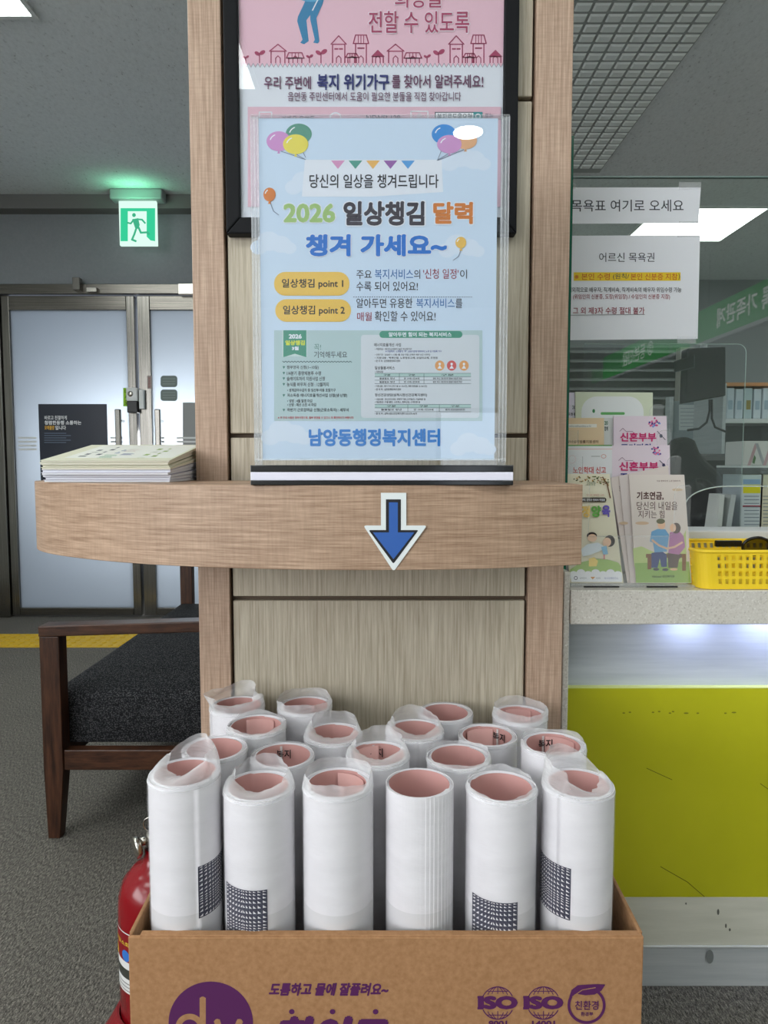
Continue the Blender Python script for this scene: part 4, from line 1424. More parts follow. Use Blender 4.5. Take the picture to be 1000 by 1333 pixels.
q.add([(xe + (re_ + .0010) * math.cos(math.radians(205 + 50 * u)), YX + (re_ + .0010) * math.sin(math.radians(205 + 50 * u)), lz0 + H * .78 + .008 * w) for u, w, _n in vs_], fs_, ink(206, 170, 60))
q.build('instruction_label', fec)
q = MB()
def stand_ring(r, z):
    return [Vector((min(xe + r * math.cos(2 * PI * i / 40), xe + re_ + .003), YX + r * math.sin(2 * PI * i / 40), z)) for i in range(40)]
rs = [stand_ring(r, z) for r, z in ((re_ + .062, 0), (re_ + .060, .008), (re_ + .030, .05), (re_ + .006, .092), (re_ + .002, .092))]
q.add([p for r in rs for p in r], [(j * 40 + i, j * 40 + (i + 1) % 40, (j + 1) * 40 + (i + 1) % 40, (j + 1) * 40 + i) for j in range(4) for i in range(40)] + [tuple(range(39, -1, -1))], M['red_dull'], False)
q.build('floor_stand', fe)

# ------------------------------------------------------------------ bench
YN, YFAR = 1.765, 3.05
bxl = at(53, 900, YN).x; leg_w = .052
bxr = -.20
bn = thing('bench', 'dark walnut bench with charcoal woven seat cushion behind the column on the left', 'bench', ((bxl + bxr) / 2, (YN + YFAR) / 2, 0))
zarm1 = at(60, 815, YN).z; zarm0 = at(60, 829, YN).z
zr1, zr0 = at(150, 978, YN).z, at(150, 1004, YN).z


def bleg(x0, x1, y0, y1, ztop, taper, name='leg', m='walnut'):
    q = MB(); d = (x1 - x0) * taper
    R_ = [[(x0 + d * .4, y0, 0), (x1 - d, y0, 0), (x1 - d, y1 - .012, 0), (x0 + d * .4, y1 - .012, 0)]] + [[(x0, y0, z), (x1, y0, z), (x1, y1, z), (x0, y1, z)] for z in (zr0, ztop)]
    q.add([p for r in R_ for p in r], [(3, 2, 1, 0), (8, 9, 10, 11)] + [(4 * a + i, 4 * a + (i + 1) % 4, 4 * a + 4 + (i + 1) % 4, 4 * a + 4 + i) for a in (0, 1) for i in range(4)], M[m])
    q.build(name, bn, bevel=0.002)


for (y0, y1) in ((YN, YN + .045), (YFAR - .045, YFAR)):
    bleg(bxl, bxl + leg_w, y0, y1, zarm0, .28)
    bleg(bxr - leg_w, bxr, y0, y1, zarm0 + .24, .28)
    q = MB(); e = .02
    q.hexa([(bxl, y0 - .004, zarm0), (bxr - leg_w, y0 - .004, zarm0 + e), (bxr - leg_w, y1 + .004, zarm0 + e), (bxl, y1 + .004, zarm0)],
           [(bxl, y0 - .004, zarm1), (bxr - leg_w, y0 - .004, zarm1 + e), (bxr - leg_w, y1 + .004, zarm1 + e), (bxl, y1 + .004, zarm1)], M['walnut_x'])
    q.build('arm', bn, bevel=0.003)
    q = MB(); q.box(bxl + leg_w, bxr - leg_w, y0 + .006, y1 - .006, zr0, zr1, M['walnut_x']); q.build('end_rail', bn, bevel=0.002)
for x0 in (bxl + .006, bxr - .04):
    q = MB(); q.box(x0, x0 + .034, YN + .045, YFAR - .045, zr0, zr1, M['walnut_y']); q.build('long_rail', bn, bevel=0.002)
zc0, zc1 = zr1 + .001, at(150, 900, YN + .05).z
q = MB()
# rounded cushion: swept rounded profile along y
prof = []
x0, x1 = bxl - .012, bxr - .06
rad = .035
for cx, cz, a0 in ((x1 - rad, zc0 + .012, 270), (x1 - rad, zc1 - rad, 0), (x0 + rad, zc1 - rad, 90), (x0 + rad, zc0 + .012, 180)):
    for i in range(7):
        a = math.radians(a0 + 15 * i); r2 = rad if cz > zc0 + .02 else .012
        cxx = cx if cz > zc0 + .02 else (x1 - .012 if cx > -.5 else x0 + .012)
        prof.append((cxx + r2 * math.cos(a), cz + r2 * math.sin(a)))
rings = []
mx_, mz_ = (x0 + x1) / 2, (zc0 + zc1) / 2
ya, yb_ = YN + .048, YFAR - .048
for yy, ins in ((ya, .03), (ya + .006, .012), (ya + .02, .0), (yb_ - .02, 0), (yb_ - .006, .012), (yb_, .03)):
    rings.append([Vector((px_ + (ins if px_ < mx_ else -ins), yy, pz_ + (ins * .8 if pz_ < mz_ - .02 else (-ins * .8 if pz_ > mz_ else 0)) * (1 if pz_ > mz_ else .2))) for px_, pz_ in prof])
k = len(prof); vs = [p for r in rings for p in r]; fs = []
for j in range(len(rings) - 1):
    for i in range(k):
        fs.append((j * k + i, j * k + (i + 1) % k, (j + 1) * k + (i + 1) % k, (j + 1) * k + i))
fs.append(tuple(range(k - 1, -1, -1))); fs.append(tuple((len(rings) - 1) * k + i for i in range(k)))
q.add(vs, fs, M['fabric'], True); q.build('seat_cushion', bn)
q = MB(); q.hexa([(x1 - .01, ya, zc1 + .002), (bxr - .055, ya, zc1 + .002), (bxr - .055, yb_, zc1 + .002), (x1 - .01, yb_, zc1 + .002)][:4], [(x1 + .06, ya, zc1 + .36), (bxr + .03, ya, zc1 + .36), (bxr + .03, yb_, zc1 + .36), (x1 + .06, yb_, zc1 + .36)], M['fabric'])
q.build('back_cushion', bn, bevel=0.02)

# ------------------------------------------------------------------ reception counter
YK = 1.172                                   # front edge of the stone top
YAP = 1.245                                  # panels under the overhang
zt1, zt0 = at(850, 768.5, YK).z, at(850, 813, YK).z
kx0 = at(733.5, 850, YK).x; kx0 = max(kx0, xr1 + .002)
kxe = at(742, 850, YK).x
KX1 = 3.6
ct = thing('reception_counter', 'reception counter with speckled stone top and lime green front panel right of the column', 'counter', (1.9, 1.45, 0))
q = MB(); q.box(kxe, KX1, YK, 1.64, zt0, zt1, M['stone']); q.build('stone_top', ct, bevel=0.002)
q = MB(); q.box(kx0, kxe - .0005, YK + .004, 1.62, 0, at(738, 745, YK).z, M['stone']); q.build('end_panel', ct, bevel=0.002)
za = at(850, 896, YAP).z; zl = at(850, 1168, YAP).z; zp = at(850, 1232, YAP).z
q = MB(); q.box(kxe, KX1, YAP + .012, YAP + .03, za + .002, zt0 - .0005, M['apron']); q.build('apron', ct)
q = MB(); q.box(kxe, KX1, YAP, YAP + .03, zl + .0005, za, M['lime']); q.box(kxe, KX1, YAP - .0005, YAP + .03, za, za + .002, ink(220, 226, 140))
pr = Print((0, YAP, 0))
for (a0, b0, a1, b1) in ((842, 1000, 875, 1015), (860, 1128, 895, 1148), (895, 1148, 917, 1167), (990, 1020, 1004, 1030)):
    pr.line([(a0, b0), (a1, b1)], .9, ink(98, 98, 24))
for x in (812, 820, 850, 858, 872, 876, 893, 908, 944, 955):
    pr.ell(x, 926 + (x % 3), 3.2 if x % 2 else 1.8, 1.0, ink(122, 122, 36), 10)
q.v, q.f, q.mi, q.sm = q.v, q.f, q.mi, q.sm
ctl = q.build('lime_panel', ct)
sc = pr.build('scuff_marks', ctl)
q = MB(); q.box(kxe, KX1, YAP, YAP + .03, zp + .002, zl, M['plinth']); q.build('lower_panel', ct, bevel=0.001)
q = MB(); q.box(kxe, KX1, YAP + .002, YAP + .03, 0, zp, M['kick']); q.box(kxe, KX1, YAP - .003, YAP + .03, zp, zp + .002, M['white_plastic'])
q.build('kick_plate', ct)
pr = Print((0, YAP, 0))
for (x, y, rx, ry) in ((935, 1187, 1.6, 4), (945, 1205, 1.2, 3), (893, 1176, 1, 1.5), (950, 1210, 1.4, 2)):
    pr.ell(x, y, rx, ry, ink(96, 96, 88), 10)
pr.ell(924, 1245, 5, 9, ink(120, 124, 124), 16)
pr.build('dirt_marks', ct)
# LED strips under the stone top
led = emit('led_blue_white', (0.50, 0.58, 1.0, 1), 30.0)
for a0 in (880, 978):
    x0 = at(a0, 815, YAP - .02).x
    q = MB(); q.box(x0, x0 + (.07 if a0 == 880 else .5), YAP - .03, YAP - .018, zt0 - .006, zt0 - .0005, led); q.build('led_strip', ct)
zlg = at(950, 691, 1.365).z
q = MB(); q.box(kxe, KX1, 1.365, 1.46, zt1 + .0005, zlg, M['white_plastic']); q.build('glass_ledge', ct, bevel=0.003)

# glass screens
YG = 1.385
gz1_ = at(850, 231, YG).z
gxl = at(740, 400, YG).x
gs = thing('glass_screen', 'clear glass counter screen with the paper notices and a rounded pass-through opening', 'glass screen', (1.2, YG, zlg))
arc_z = at(950, 633, YG).z
ax_l = at(893, 640, YG).x; ax_r = ax_l + .55
pts = [(gxl, zlg + .0005), (ax_l, zlg + .0005)]
rad = arc_z - zlg - .02
rad = at(948, 640, YG).x - ax_l
zmid = arc_z - at(940, 633, YG).z + at(940, 657, YG).z
for i in range(1, 13):
    a = PI - (PI / 2) * i / 12
    pts.append((ax_l + rad + rad * math.cos(a), zmid + (arc_z - zmid) * math.sin(a)))
for i in range(0, 13):
    a = PI / 2 - (PI / 2) * i / 12
    pts.append((ax_r - rad + rad * math.cos(a), zmid + (arc_z - zmid) * math.sin(a)))
pts += [(ax_r, zlg + .0005), (KX1, zlg + .0005), (KX1, gz1_), (gxl, gz1_)]
q = MB(); q.prism([(x, YG, z) for x, z in pts], (0, .006, 0), M['glass']); q.build('pane', gs)
q = MB()
tz = .0025
q.box(gxl, KX1, YG - .0002, YG + .0062, gz1_, gz1_ + tz, plain('glass_top_edge', rgb(110, 132, 128), .2)); q.build('polished_top_edge', gs)
q = MB(); q.tube([(x, YG - .0005, z) for x, z in pts[2:-4]], .0013, M['glass_edge_lit'], 8); q.build('opening_edge', gs)
sp = thing('side_glass', 'green edged side glass standing beside the right stile of the column', 'glass screen', (gxl, 1.3, zt1))
sgx = max(at(738.5, 400, 1.21).x, xr1 + .001)
zt_s = at(741, 166, 1.21).z
q = MB()
gq = [(1.21, zt1 + .0005), (1.378, zt1 + .0005), (1.378, zt_s)] + [(1.21 + .014 - .014 * math.sin(a * PI / 12), zt_s - .014 + .014 * math.cos(a * PI / 12)) for a in range(7)]
q.prism([(sgx, y, z) for y, z in gq], (.006, 0, 0), M['glass']); q.build('pane', sp)
q = MB(); q.box(sgx, sgx + .006, 1.2085, 1.2099, zt1 + .0005, zt_s - .014, M['glass_edge']); q.build('green_edge', sp)

YZ = 1.60
zs0, zs1 = zt1 + .0006, at(900, 448, YZ).z
xa_, xb_ = at(760, 500, YZ).x, at(970, 500, YZ).x
asn = thing('acrylic_screen', 'small clear acrylic screen with rounded top corner standing behind the glass screen', 'acrylic screen', ((xa_ + xb_) / 2, YZ, zs0))
pts = [(xa_, zs0), (xb_, zs0)] + [(xb_ - .02 + .02 * math.cos(k * PI / 12), zs1 - .02 + .02 * math.sin(k * PI / 12)) for k in range(7)] + [(xa_, zs1)]
q = MB(); q.prism([(x, YZ, z) for x, z in pts], (0, .003, 0), M['acrylic']); q.build('pane', asn)
q = MB(); q.tube([(x, YZ - .0005, z) for x, z in pts[1:]], .0009, M['glass_edge_lit'], 6); q.build('polished_edge', asn)

# paper notices taped on the glass
def notice(y0, y1, xl, xr, label, skew):
    yy = YG - .0012
    t = thing('paper_notice', label, 'notice', at((xl + xr) / 2, y1, yy))
    q = MB(); P = [(xl, y0 + skew), (xr, y0), (xr - 3, y1 - 1), (xl, y1 + skew)]
    q.prism([at(x, y, yy) for x, y in P][::-1], (0, .0006, 0), M['paper']); return_sheet = q.build('sheet', t)
    return return_sheet, yy


t, yy = notice(244, 291.5, 724, 912.5, 'narrow white bath ticket notice taped high on the glass screen', 0)
pr = Print((0, yy, 0)); pr.text('목욕표 여기로 오세요', 744, 260, 890, 275.5, K if False else ink(60, 60, 68), .006); pr.build('lettering', t)
t2, yy = notice(306, 442, 722, 911.5, 'larger white bath ticket rules notice below the narrow one on the glass', 1)
pr = Print((0, yy, 0)); bk = ink(64, 64, 72); rd2 = ink(150, 44, 64); og = ink(196, 96, 40)
pr.text('어르신 목욕권', 780, 329, 852, 341, bk, .004)
pr.rect(747, 354.5, 886, 365.5, ink(232, 200, 44)); pr.text('※ 본인 수령', 748, 356, 794, 364.5, og, .01); pr.text('(원칙/', 798, 356, 819, 364.5, bk, .006); pr.text('본인 신분증 지참', 821, 356, 882, 364.5, og, .01); pr.text(')', 883, 356, 885, 364.5, bk, .006)
pr.text('- 예외적으로 배우자, 직계비속, 직계비속의 배우자 위임수령 가능', 736, 374, 887, 381, bk, .004)
pr.text('(위임인의 신분증, 도장(위임장) / 수임인의 신분증 지참)', 746, 383, 872, 390.5, rd2, .004)
pr.text('※ 그 외 제3자 수령 절대 불가', 738, 400, 839, 409, rd2, .006); pr.line([(738, 410.5), (839, 409.5)], .6, ink(110, 110, 116))
pr.build('lettering', t2)
for par, rects in ((t, ((884, 237, 913, 247), (884, 288, 912, 295), (744, 240, 750, 246))), (t2, ((882, 300, 912, 309), (882, 438, 906, 447)))):
    for (a0, b0, a1, b1) in rects:
        q = MB(); p0, p1 = at(a0, b0, YG - .0016), at(a1, b1, YG - .0016)
        q.box(p0.x, p1.x, YG - .0016, YG - .0014, p1.z, p0.z, film('tape_film', .12, .3)); q.build('tape', par)

# ------------------------------------------------------------------ leaflet rack and leaflets
TY = [1.206, 1.240, 1.274, 1.308]
rkx0, rkx1 = at(735, 740, TY[0]).x + .006, at(903, 740, TY[0]).x
rkx0 = max(rkx0, sgx + .014)
rack = thing('leaflet_rack', 'clear acrylic four tier leaflet rack on the stone counter', 'leaflet rack', ((rkx0 + rkx1) / 2, 1.27, zt1))
clr = film('rack_acrylic', .05, .12, (.9, .92, .93, 1))
q = MB(); q.box(rkx0, rkx1, TY[0] - .008, 1.355, zt1 + .0006, zt1 + .004, M['acrylic_edge']); q.build('base_plate', rack)
tops = [(632, 698, 877, 898), (594, 640, 866, 884), (560, 600, 852, 870), (527, 560, 842, 859)]
bots = [zt1 + .005, at(800, 700, TY[1]).z, at(800, 655, TY[2]).z, at(800, 612, TY[3]).z]
for i, (yt, ymid, xi, xo) in enumerate(tops):
    yy = TY[i] - .006
    zt_, zm = at(800, yt, yy).z, at(800, ymid, yy).z
    xo_ = at(xo, 700, yy).x; xi_ = at(xi, 700, yy).x; xl_ = rkx0; xli = rkx0 + (xo_ - xi_)
    rr = .012
    pts = [(xl_, bots[i]), (xo_, bots[i]), (xo_, zt_ - .004), (xo_ - .004, zt_)]
    pts += [(xi_ + rr - rr * math.sin(k * PI / 12), zt_ - rr + rr * math.cos(k * PI / 12)) for k in range(7)]
    pts += [(xi_ - rr + rr * math.cos(k * PI / 12), zm + rr - rr * math.sin(k * PI / 12)) for k in range(7)]
    pts += [(xli, zm), (xli, zt_), (xl_, zt_)]
    q = MB(); q.prism([(x, yy, z) for x, z in pts], (0, .002, 0), clr); q.build('pocket_front', rack)
    q = MB(); q.tube([(x, yy, z) for x, z in pts[2:-1]], .0006, M['acrylic_edge'], 6); q.build('pocket_edge', rack)
    q = MB(); q.box(rkx0, xo_, yy + .0021, TY[i] + .024, bots[i] - .002, bots[i] - .0002, M['acrylic_edge']); q.build('tier_floor', rack)
q = MB(); q.box(rkx0, at(859, 600, 1.335).x, 1.335, 1.338, zt1 + .004, at(800, 560, 1.335).z, clr); q.build('back_sheet', rack)
for a0, a1 in ((760, 806), (842, 882)):
    p0, p1 = at(a0, 762, TY[0] - .0085), at(a1, 765, TY[0] - .0085)
    q = MB(); q.box(p0.x, p1.x, TY[0] - .0095, TY[0] - .0085, zt1 + .0006, zt1 + .003, M['black_plastic']); q.build('rubber_pad', rack)


def leaflet(corners, Y, label, m, thick=.0012, group='leaflets in the acrylic rack', side=None):
    """a leaflet from its picture outline (upper left, upper right, lower right, lower left)"""
    P = [at(x, y, Y) for x, y in corners]
    t = thing('leaflet', label, 'leaflet', (P[2] + P[3]) / 2, group)
    q = MB(); q.prism(P[::-1], (0, thick, 0), m)
    if side is not None:
        pass
    c = q.build('cover', t)
    return c, Print((0, Y, 0), step=.00004, base=.0001)


def lowpx(i, Y):
    """picture row where tier floor i meets depth Y"""
    z = bots[i] + .0006
    r0 = 600.0
    lo, hi = 400.0, 1000.0
    for _ in range(40):
        mid = (lo + hi) / 2
        if at(800, mid, Y).z > z:
            lo = mid
        else:
            hi = mid
    return lo


# back tier
Y4 = TY[3] + .012; b4 = lowpx(3, Y4)
t, pr = leaflet([(738, 511), (757, 511), (757, b4), (738, b4)], Y4 + .003, 'white and lilac leaflet at the left of the topmost tier', ink(214, 210, 224))
pr.text('20', 745, 528, 750, 532.5, ink(40, 40, 60), .03); pr.text('교원용', 739, 537, 750, 541, ink(40, 40, 60), .03); pr.build('lettering', t)
t, pr = leaflet([(749, 510), (850, 511), (850, b4), (750, b4)], Y4, 'pale green leaflet with a white oval in the topmost tier', ink(206, 214, 190), .003)
pr.rrect(757, 516, 838, 570, 20, ink(224, 228, 228)); pr.rrect(782, 536.5, 813.5, 540, 1.6, ink(100, 170, 100)); pr.ell(773, 535, 1.8, 2.6, ink(60, 130, 80), 12); pr.build('print', t)
# third tier
Y3 = TY[2] + .010; b3 = lowpx(2, Y3)
t, pr = leaflet([(786, 544), (800, 544), (800, b3), (786, b3)], Y3 + .006, 'pale leaflet with a grey spine edge squeezed between the tan and pink ones', ink(206, 210, 206), .002)
pr.text('20', 787, 548, 791.5, 553, ink(40, 100, 60), .03); pr.text('함께', 787, 555, 791.5, 561, ink(40, 60, 60), .03); pr.build('lettering', t)
t, pr = leaflet([(737, 544), (786.5, 544), (786.5, b3), (737, b3)], Y3, 'tan counselling leaflet in the third tier from the counter', ink(220, 196, 160), .002)
pr.rect(739, 552, 777, 556.5, ink(226, 224, 216)); pr.text('www.withuonline.or.kr', 741, 553.2, 770, 555.8, ink(110, 120, 120), 0); pr.text('남녀심리법률지원센터', 738, 573, 779, 577, ink(96, 70, 52), .02); pr.build('print', t)
def wedding(Y, x0, x1, y0, bb, label):
    t, pr = leaflet([(x0, y0), (x1, y0), (x1 + 2, bb), (x0, bb)], Y, label, ink(224, 210, 220), .004)
    w = x1 - x0
    rnd = random.Random(int(y0))
    cx, cy = x0 + w * .76, y0 + 8.5
    for k in range(26):
        a = rnd.uniform(0, 2 * PI); d = rnd.uniform(.2, 1)
        pr.ell(cx + 7.5 * d * math.cos(a), cy + 6 * d * math.sin(a), 1.25, 1.25, ink(*rnd.choice([(206, 70, 130), (60, 60, 140), (220, 120, 160), (110, 150, 214)])), 8)
    pr.line([(x0 + w * .11, y0 + 20), (x0 + w * .17, y0 + 16), (x0 + w * .23, y0 + 20), (x0 + w * .36, y0 + 20)], .7, ink(150, 120, 140))
    pr.text('신혼부부', x0 + w * .12, y0 + 21.5, x0 + w * .8, y0 + 33.5, ink(198, 52, 112), .035)
    pr.text('주거지원', x0 + w * .13, y0 + 36, x0 + w * .7, y0 + 47, ink(50, 56, 130), .035)
    pr.text('안내', x0 + w * .13, y0 + 51, x0 + w * .4, y0 + 61, ink(50, 56, 130), .02)
    pr.line([(x0 + w * .82, y0 + 20), (x0 + w * .97, y0 + 31)], .9, ink(50, 50, 70)); pr.ell(x0 + w * .89, y0 + 26, 2, 2.4, ink(60, 60, 90), 10)
    pr.build('print', t)
wedding(Y3 - .003, 799, 868, 541.5, b3, 'pink newlyweds leaflet in the third tier, behind its twin')
# second tier
Y2 = TY[1] + .010; b2 = lowpx(1, Y2)
wedding(Y2, 797, 872, 579.5, b2, 'pink newlyweds leaflet in the second tier, in front of its twin')
t, pr = leaflet([(738, 580), (797, 580), (797, b2), (738, b2)], Y2, 'white elder abuse report leaflet with green top edge in the second tier', ink(222, 224, 226), .002)
pr.rect(738, 579.2, 797, 580.6, ink(96, 160, 80)); pr.line([(738, 584.5), (797, 584.5)], .5, ink(226, 150, 130)); pr.ring(786, 594, 3, 2.4, .6, ink(206, 130, 110)); pr.line([(770, 594), (781, 594)], .8, ink(150, 150, 150))
pr.ring(745, 598, 4.5, 5, .5, ink(226, 200, 200)); pr.text('노인학대 신고', 746, 607.5, 789, 616.5, ink(196, 70, 66), .02); pr.build('print', t)
# front tier
Y1 = TY[0] + .006; b1 = lowpx(0, Y1)
t, pr = leaflet([(737, 617), (793.8, 617), (812, b1), (741, b1)], Y1 + .004, 'cream child care leaflet with a tree and children in the front tier left', ink(232, 226, 202), .002)
rnd = random.Random(3)
for k in range(60):
    u = rnd.uniform(0, 1); x = 737 + 57 * u; y = 617 + 3 + 9 * abs(u - .5) ** 1.3 * 2 + rnd.uniform(-2, 6)
    pr.ell(min(x, 792), y, 1.1, .8, ink(*rnd.choice([(110, 130, 60), (150, 110, 60), (80, 90, 50), (190, 150, 90)])), 7)
pr.line([(794, 648), (790, 630), (784, 621)], 1.6, ink(120, 84, 56)); pr.line([(790, 630), (779, 626)], .8, ink(120, 84, 56))
pr.text('고향방문', 763, 627, 775, 632, ink(90, 120, 90), .0); pr.text('아이와 행복한 나라', 763, 643, 786, 646, ink(206, 150, 130), 0)
pr.rrect(746, 647.5, 789, 653.5, 3, ink(70, 60, 50)); pr.text('부모, 양육과 행복의 첫걸음', 757, 649, 787, 652.3, W, .02)
pr.text('가', 742, 658, 756, 673.5, ink(226, 130, 120), .05); pr.text('정', 757, 658, 767.5, 673.5, ink(236, 196, 90), .05); pr.text('양', 769, 658, 782, 673, ink(104, 170, 80), .05); pr.text('육', 783, 657.5, 794, 673, ink(110, 96, 186), .05)
hair = ink(52, 44, 44); skin = ink(238, 200, 170)
pr.ell(770, 697, 6.5, 4.5, hair); pr.ell(770.5, 700, 6, 5, skin); pr.ell(793, 704, 7, 7.5, hair); pr.ell(789.5, 705.5, 5.5, 6, skin, rot=.3)
pr.poly([(756, 715), (764, 708), (778, 706), (786, 711), (783, 716), (768, 722), (758, 724)], ink(222, 232, 240)); pr.poly([(782, 712), (789, 710), (791, 721), (785, 722)], ink(140, 190, 222)); pr.line([(786, 722), (786, 731)], 1.6, ink(226, 140, 150))
pr.poly([(742, 741), (755, 732), (775, 727), (790, 728), (804, 732), (808, 737), (808, 748), (742, 748)], ink(166, 196, 120)); pr.poly([(766, 727), (773, 725), (778, 730), (776, 737), (766, 737)], ink(240, 214, 130))
for k in range(7):
    pr.ell(746 + 9.6 * k, 748.5 - 2.5 * (k % 2), 6, 5.5, ink(232, 234, 238), 16)
pr.rect(743, 749, 809, 757, ink(232, 234, 238)); pr.ring(749, 752, 2, 2, .8, ink(70, 70, 90)); pr.text('보건복지부', 754, 751, 763, 753.5, ink(120, 120, 130)); pr.poly([(768, 750.5), (774, 750.5), (771, 754)], ink(214, 150, 80)); pr.text('여성가족부', 775, 751, 781, 753.5, ink(120, 120, 130)); pr.text('육아정책연구소', 786, 751, 804, 753.8, ink(100, 110, 170))
pr.build('print', t)
t, pr = leaflet([(795, 622), (870, 606), (880, b1), (817, b1)], Y1 + .0075, 'pension leaflet leaning behind the others, its corner rising to the right', ink(216, 204, 198), .0012); pr.text('기초연금', 806, 632, 808, 640, ink(80, 50, 50)); pr.build('print', t)
t, pr = leaflet([(806, 620), (824, 618), (838, b1), (821, b1)], Y1 + .0045, 'pension leaflet tilted left, second from the front at the rack end', ink(212, 202, 198), .0012); pr.ell(812, 681, 6, 2, ink(206, 180, 150), 14); pr.build('print', t)
t, pr = leaflet([(819, 618), (891, 618), (900.5, b1), (828, b1)], Y1, 'pension leaflet with an elderly couple on a bench in the front tier right', ink(222, 212, 204), .002)
br = ink(84, 52, 48)
pr.text('지금 행복하게, 노후 행복하게', 855, 625, 885.5, 627.2, ink(120, 80, 70), .01)
pr.text('기초연금,', 829, 640, 864, 651, br, .035); pr.text('당신의 내일을', 829, 653, 882, 664, br, .003); pr.text('지키는 힘', 831, 664.5, 865, 674.5, br, .003)
pr.ell(882, 637.5, 7, 1.8, ink(214, 190, 160), 16); pr.ell(836, 681, 9, 2.2, ink(214, 186, 158), 16)
pr.poly([(824, 714), (835, 711), (850, 718), (862, 722), (880, 716), (888, 700), (893, 690), (894, 735), (826, 738)], ink(190, 206, 140))
pr.poly([(826.5, 733), (897, 731), (899.5, b1 - .6), (828, b1 - .6)], ink(148, 178, 104))
wd = ink(134, 98, 72)
pr.rect(841, 721, 893, 726, wd); pr.rect(843, 726, 848, 741, wd); pr.rect(888, 726, 893, 743, wd)
pr.poly([(848, 720), (861, 717), (868, 722), (868, 738), (861, 738), (859, 727), (856, 739), (848, 739)], ink(82, 92, 134)); pr.poly([(869, 720), (884, 718), (888, 724), (884, 728), (882, 739), (870, 739)], ink(106, 94, 90))
pr.poly([(848, 692), (856, 688.5), (866, 689), (871, 696), (868, 718), (852, 719), (850, 706), (846, 705)], ink(120, 168, 206)); pr.poly([(872, 693), (884, 691), (890, 698), (892, 712), (884, 722), (870, 720)], ink(184, 130, 172))
pr.line([(849, 703), (858, 710), (868, 714)], 2.6, skin); pr.line([(888, 706), (878, 712), (868, 714)], 2.6, skin)
pr.ell(861, 683, 5, 6, skin); pr.ell(860, 678.5, 5.6, 3.4, ink(120, 120, 100)); pr.ell(880, 687.5, 6, 7, ink(110, 96, 90)); pr.ell(876, 687, 4, 5.4, skin)
pr.ell(854, 741, 4, 1.8, ink(90, 90, 96), 12); pr.ell(866, 741.5, 4, 1.8, ink(90, 90, 96), 12); pr.ell(877, 741, 5, 1.6, ink(230, 190, 160), 12)
pr.text('National 보건복지부', 849, 748.5, 878, 752, ink(70, 80, 60), .02)
pr.build('print', t)

# ------------------------------------------------------------------ yellow basket with reading glasses
bq0 = at(905, 770, YK + .004)
bk_x0, bk_y0 = at(911, 768, YK + .008).x + .004, YK + .008
bw, bd, bh = .26, .17, .066
bsk = thing('plastic_basket', 'yellow perforated plastic basket on the front edge of the counter', 'basket', (bk_x0 + bw / 2, bk_y0 + bd / 2, zt1))
def perim(z01, cells=True):
    grow = .009 * z01
    x0, x1, y0, y1, r = bk_x0 - grow, bk_x0 + bw + grow, bk_y0 - grow * .5, bk_y0 + bd + grow, .018
    pts = []
    for (cx, cy, a0, ex_, ey_, L_) in ((x1 - r, y0 + r, 270, 0, 1, None), (x1 - r, y1 - r, 0, 0, 0, None), (x0 + r, y1 - r, 90, 0, 0, None), (x0 + r, y0 + r, 180, 0, 0, None)):
        arcp = [(cx + r * math.cos(math.radians(a0 + 18 * i)), cy + r * math.sin(math.radians(a0 + 18 * i))) for i in range(6)]
        pts.append(arcp)
    out = []
    for s_ in range(4):
        out += [(p, False) for p in pts[s_][:-1]]
        a = Vector(pts[s_][-1]); b_ = Vector(pts[(s_ + 1) % 4][0])
        k = 24 if s_ in (1, 3) else 15
        k = 39 if s_ in (1, 3) else 23
        for i in range(k):
            out.append(((a + (b_ - a) * i / k)[:], 2 <= i < k - 2 and i % 2 == 0))
    return out
zl_ = [.0, .009, .018, .023, .032, .037, .046, .051, .060, bh]
q = MB(); rows_ = [perim(z / bh) for z in zl_]
nP = len(rows_[0]); vs = [(p[0][0], p[0][1], zt1 + .001 + z) for row, z in zip(rows_, zl_) for p in row]
fs = []
for j in range(len(zl_) - 1):
    for i in range(nP):
        i2 = (i + 1) % nP
        if rows_[j][i][1] and j in (1, 3, 5, 7):
            continue
        fs.append((j * nP + i, j * nP + i2, (j + 1) * nP + i2, (j + 1) * nP + i))
q.add(vs, fs, M['yellow']); q.build('perforated_wall', bsk, solid=.0022)
q = MB(); q.tube([(p[0][0], p[0][1], zt1 + .001 + bh) for p in rows_[-1]], .0032, M['yellow'], 8, close=True); q.build('rim', bsk)
q = MB(); q.prism([(p[0][0], p[0][1], zt1 + .0006) for p in rows_[0]], (0, 0, .0022), M['yellow']); q.build('floor', bsk)
gl_ = thing('reading_glasses', 'black framed glasses lying across the yellow basket', 'glasses', (bk_x0 + .13, bk_y0 + .11, zt1 + bh))
gx_, gy_, gzz = bk_x0 + .125, bk_y0 + .115, zt1 + bh - .006
q = MB()
for k in (0, 1):
    cx = gx_ + .03 + .062 * k
    q.tube([(cx + .026 * math.cos(a), gy_ - .004 * math.sin(a), gzz + .002 + .017 * math.sin(a)) for a in [2 * PI * i / 24 for i in range(24)]], .003, M['black_gloss'], 8, close=True)
q.tube([(gx_ + .055, gy_, gzz + .006), (gx_ + .061, gy_ - .002, gzz + .009), (gx_ + .067, gy_, gzz + .006)], .0025, M['black_gloss'], 8)
q.build('frame_front', gl_)
for s_ in (0, 1):
    q = MB(); xx = gx_ + (.002 if s_ == 0 else .12)
    q.box(min(xx, xx + (-.05 if s_ == 0 else .05)), max(xx, xx + (-.05 if s_ == 0 else .05)), gy_ - .003, gy_ + .006, gzz + .001, gzz + .013, M['black_gloss']); q.build('temple', gl_, bevel=.002)
q = MB()
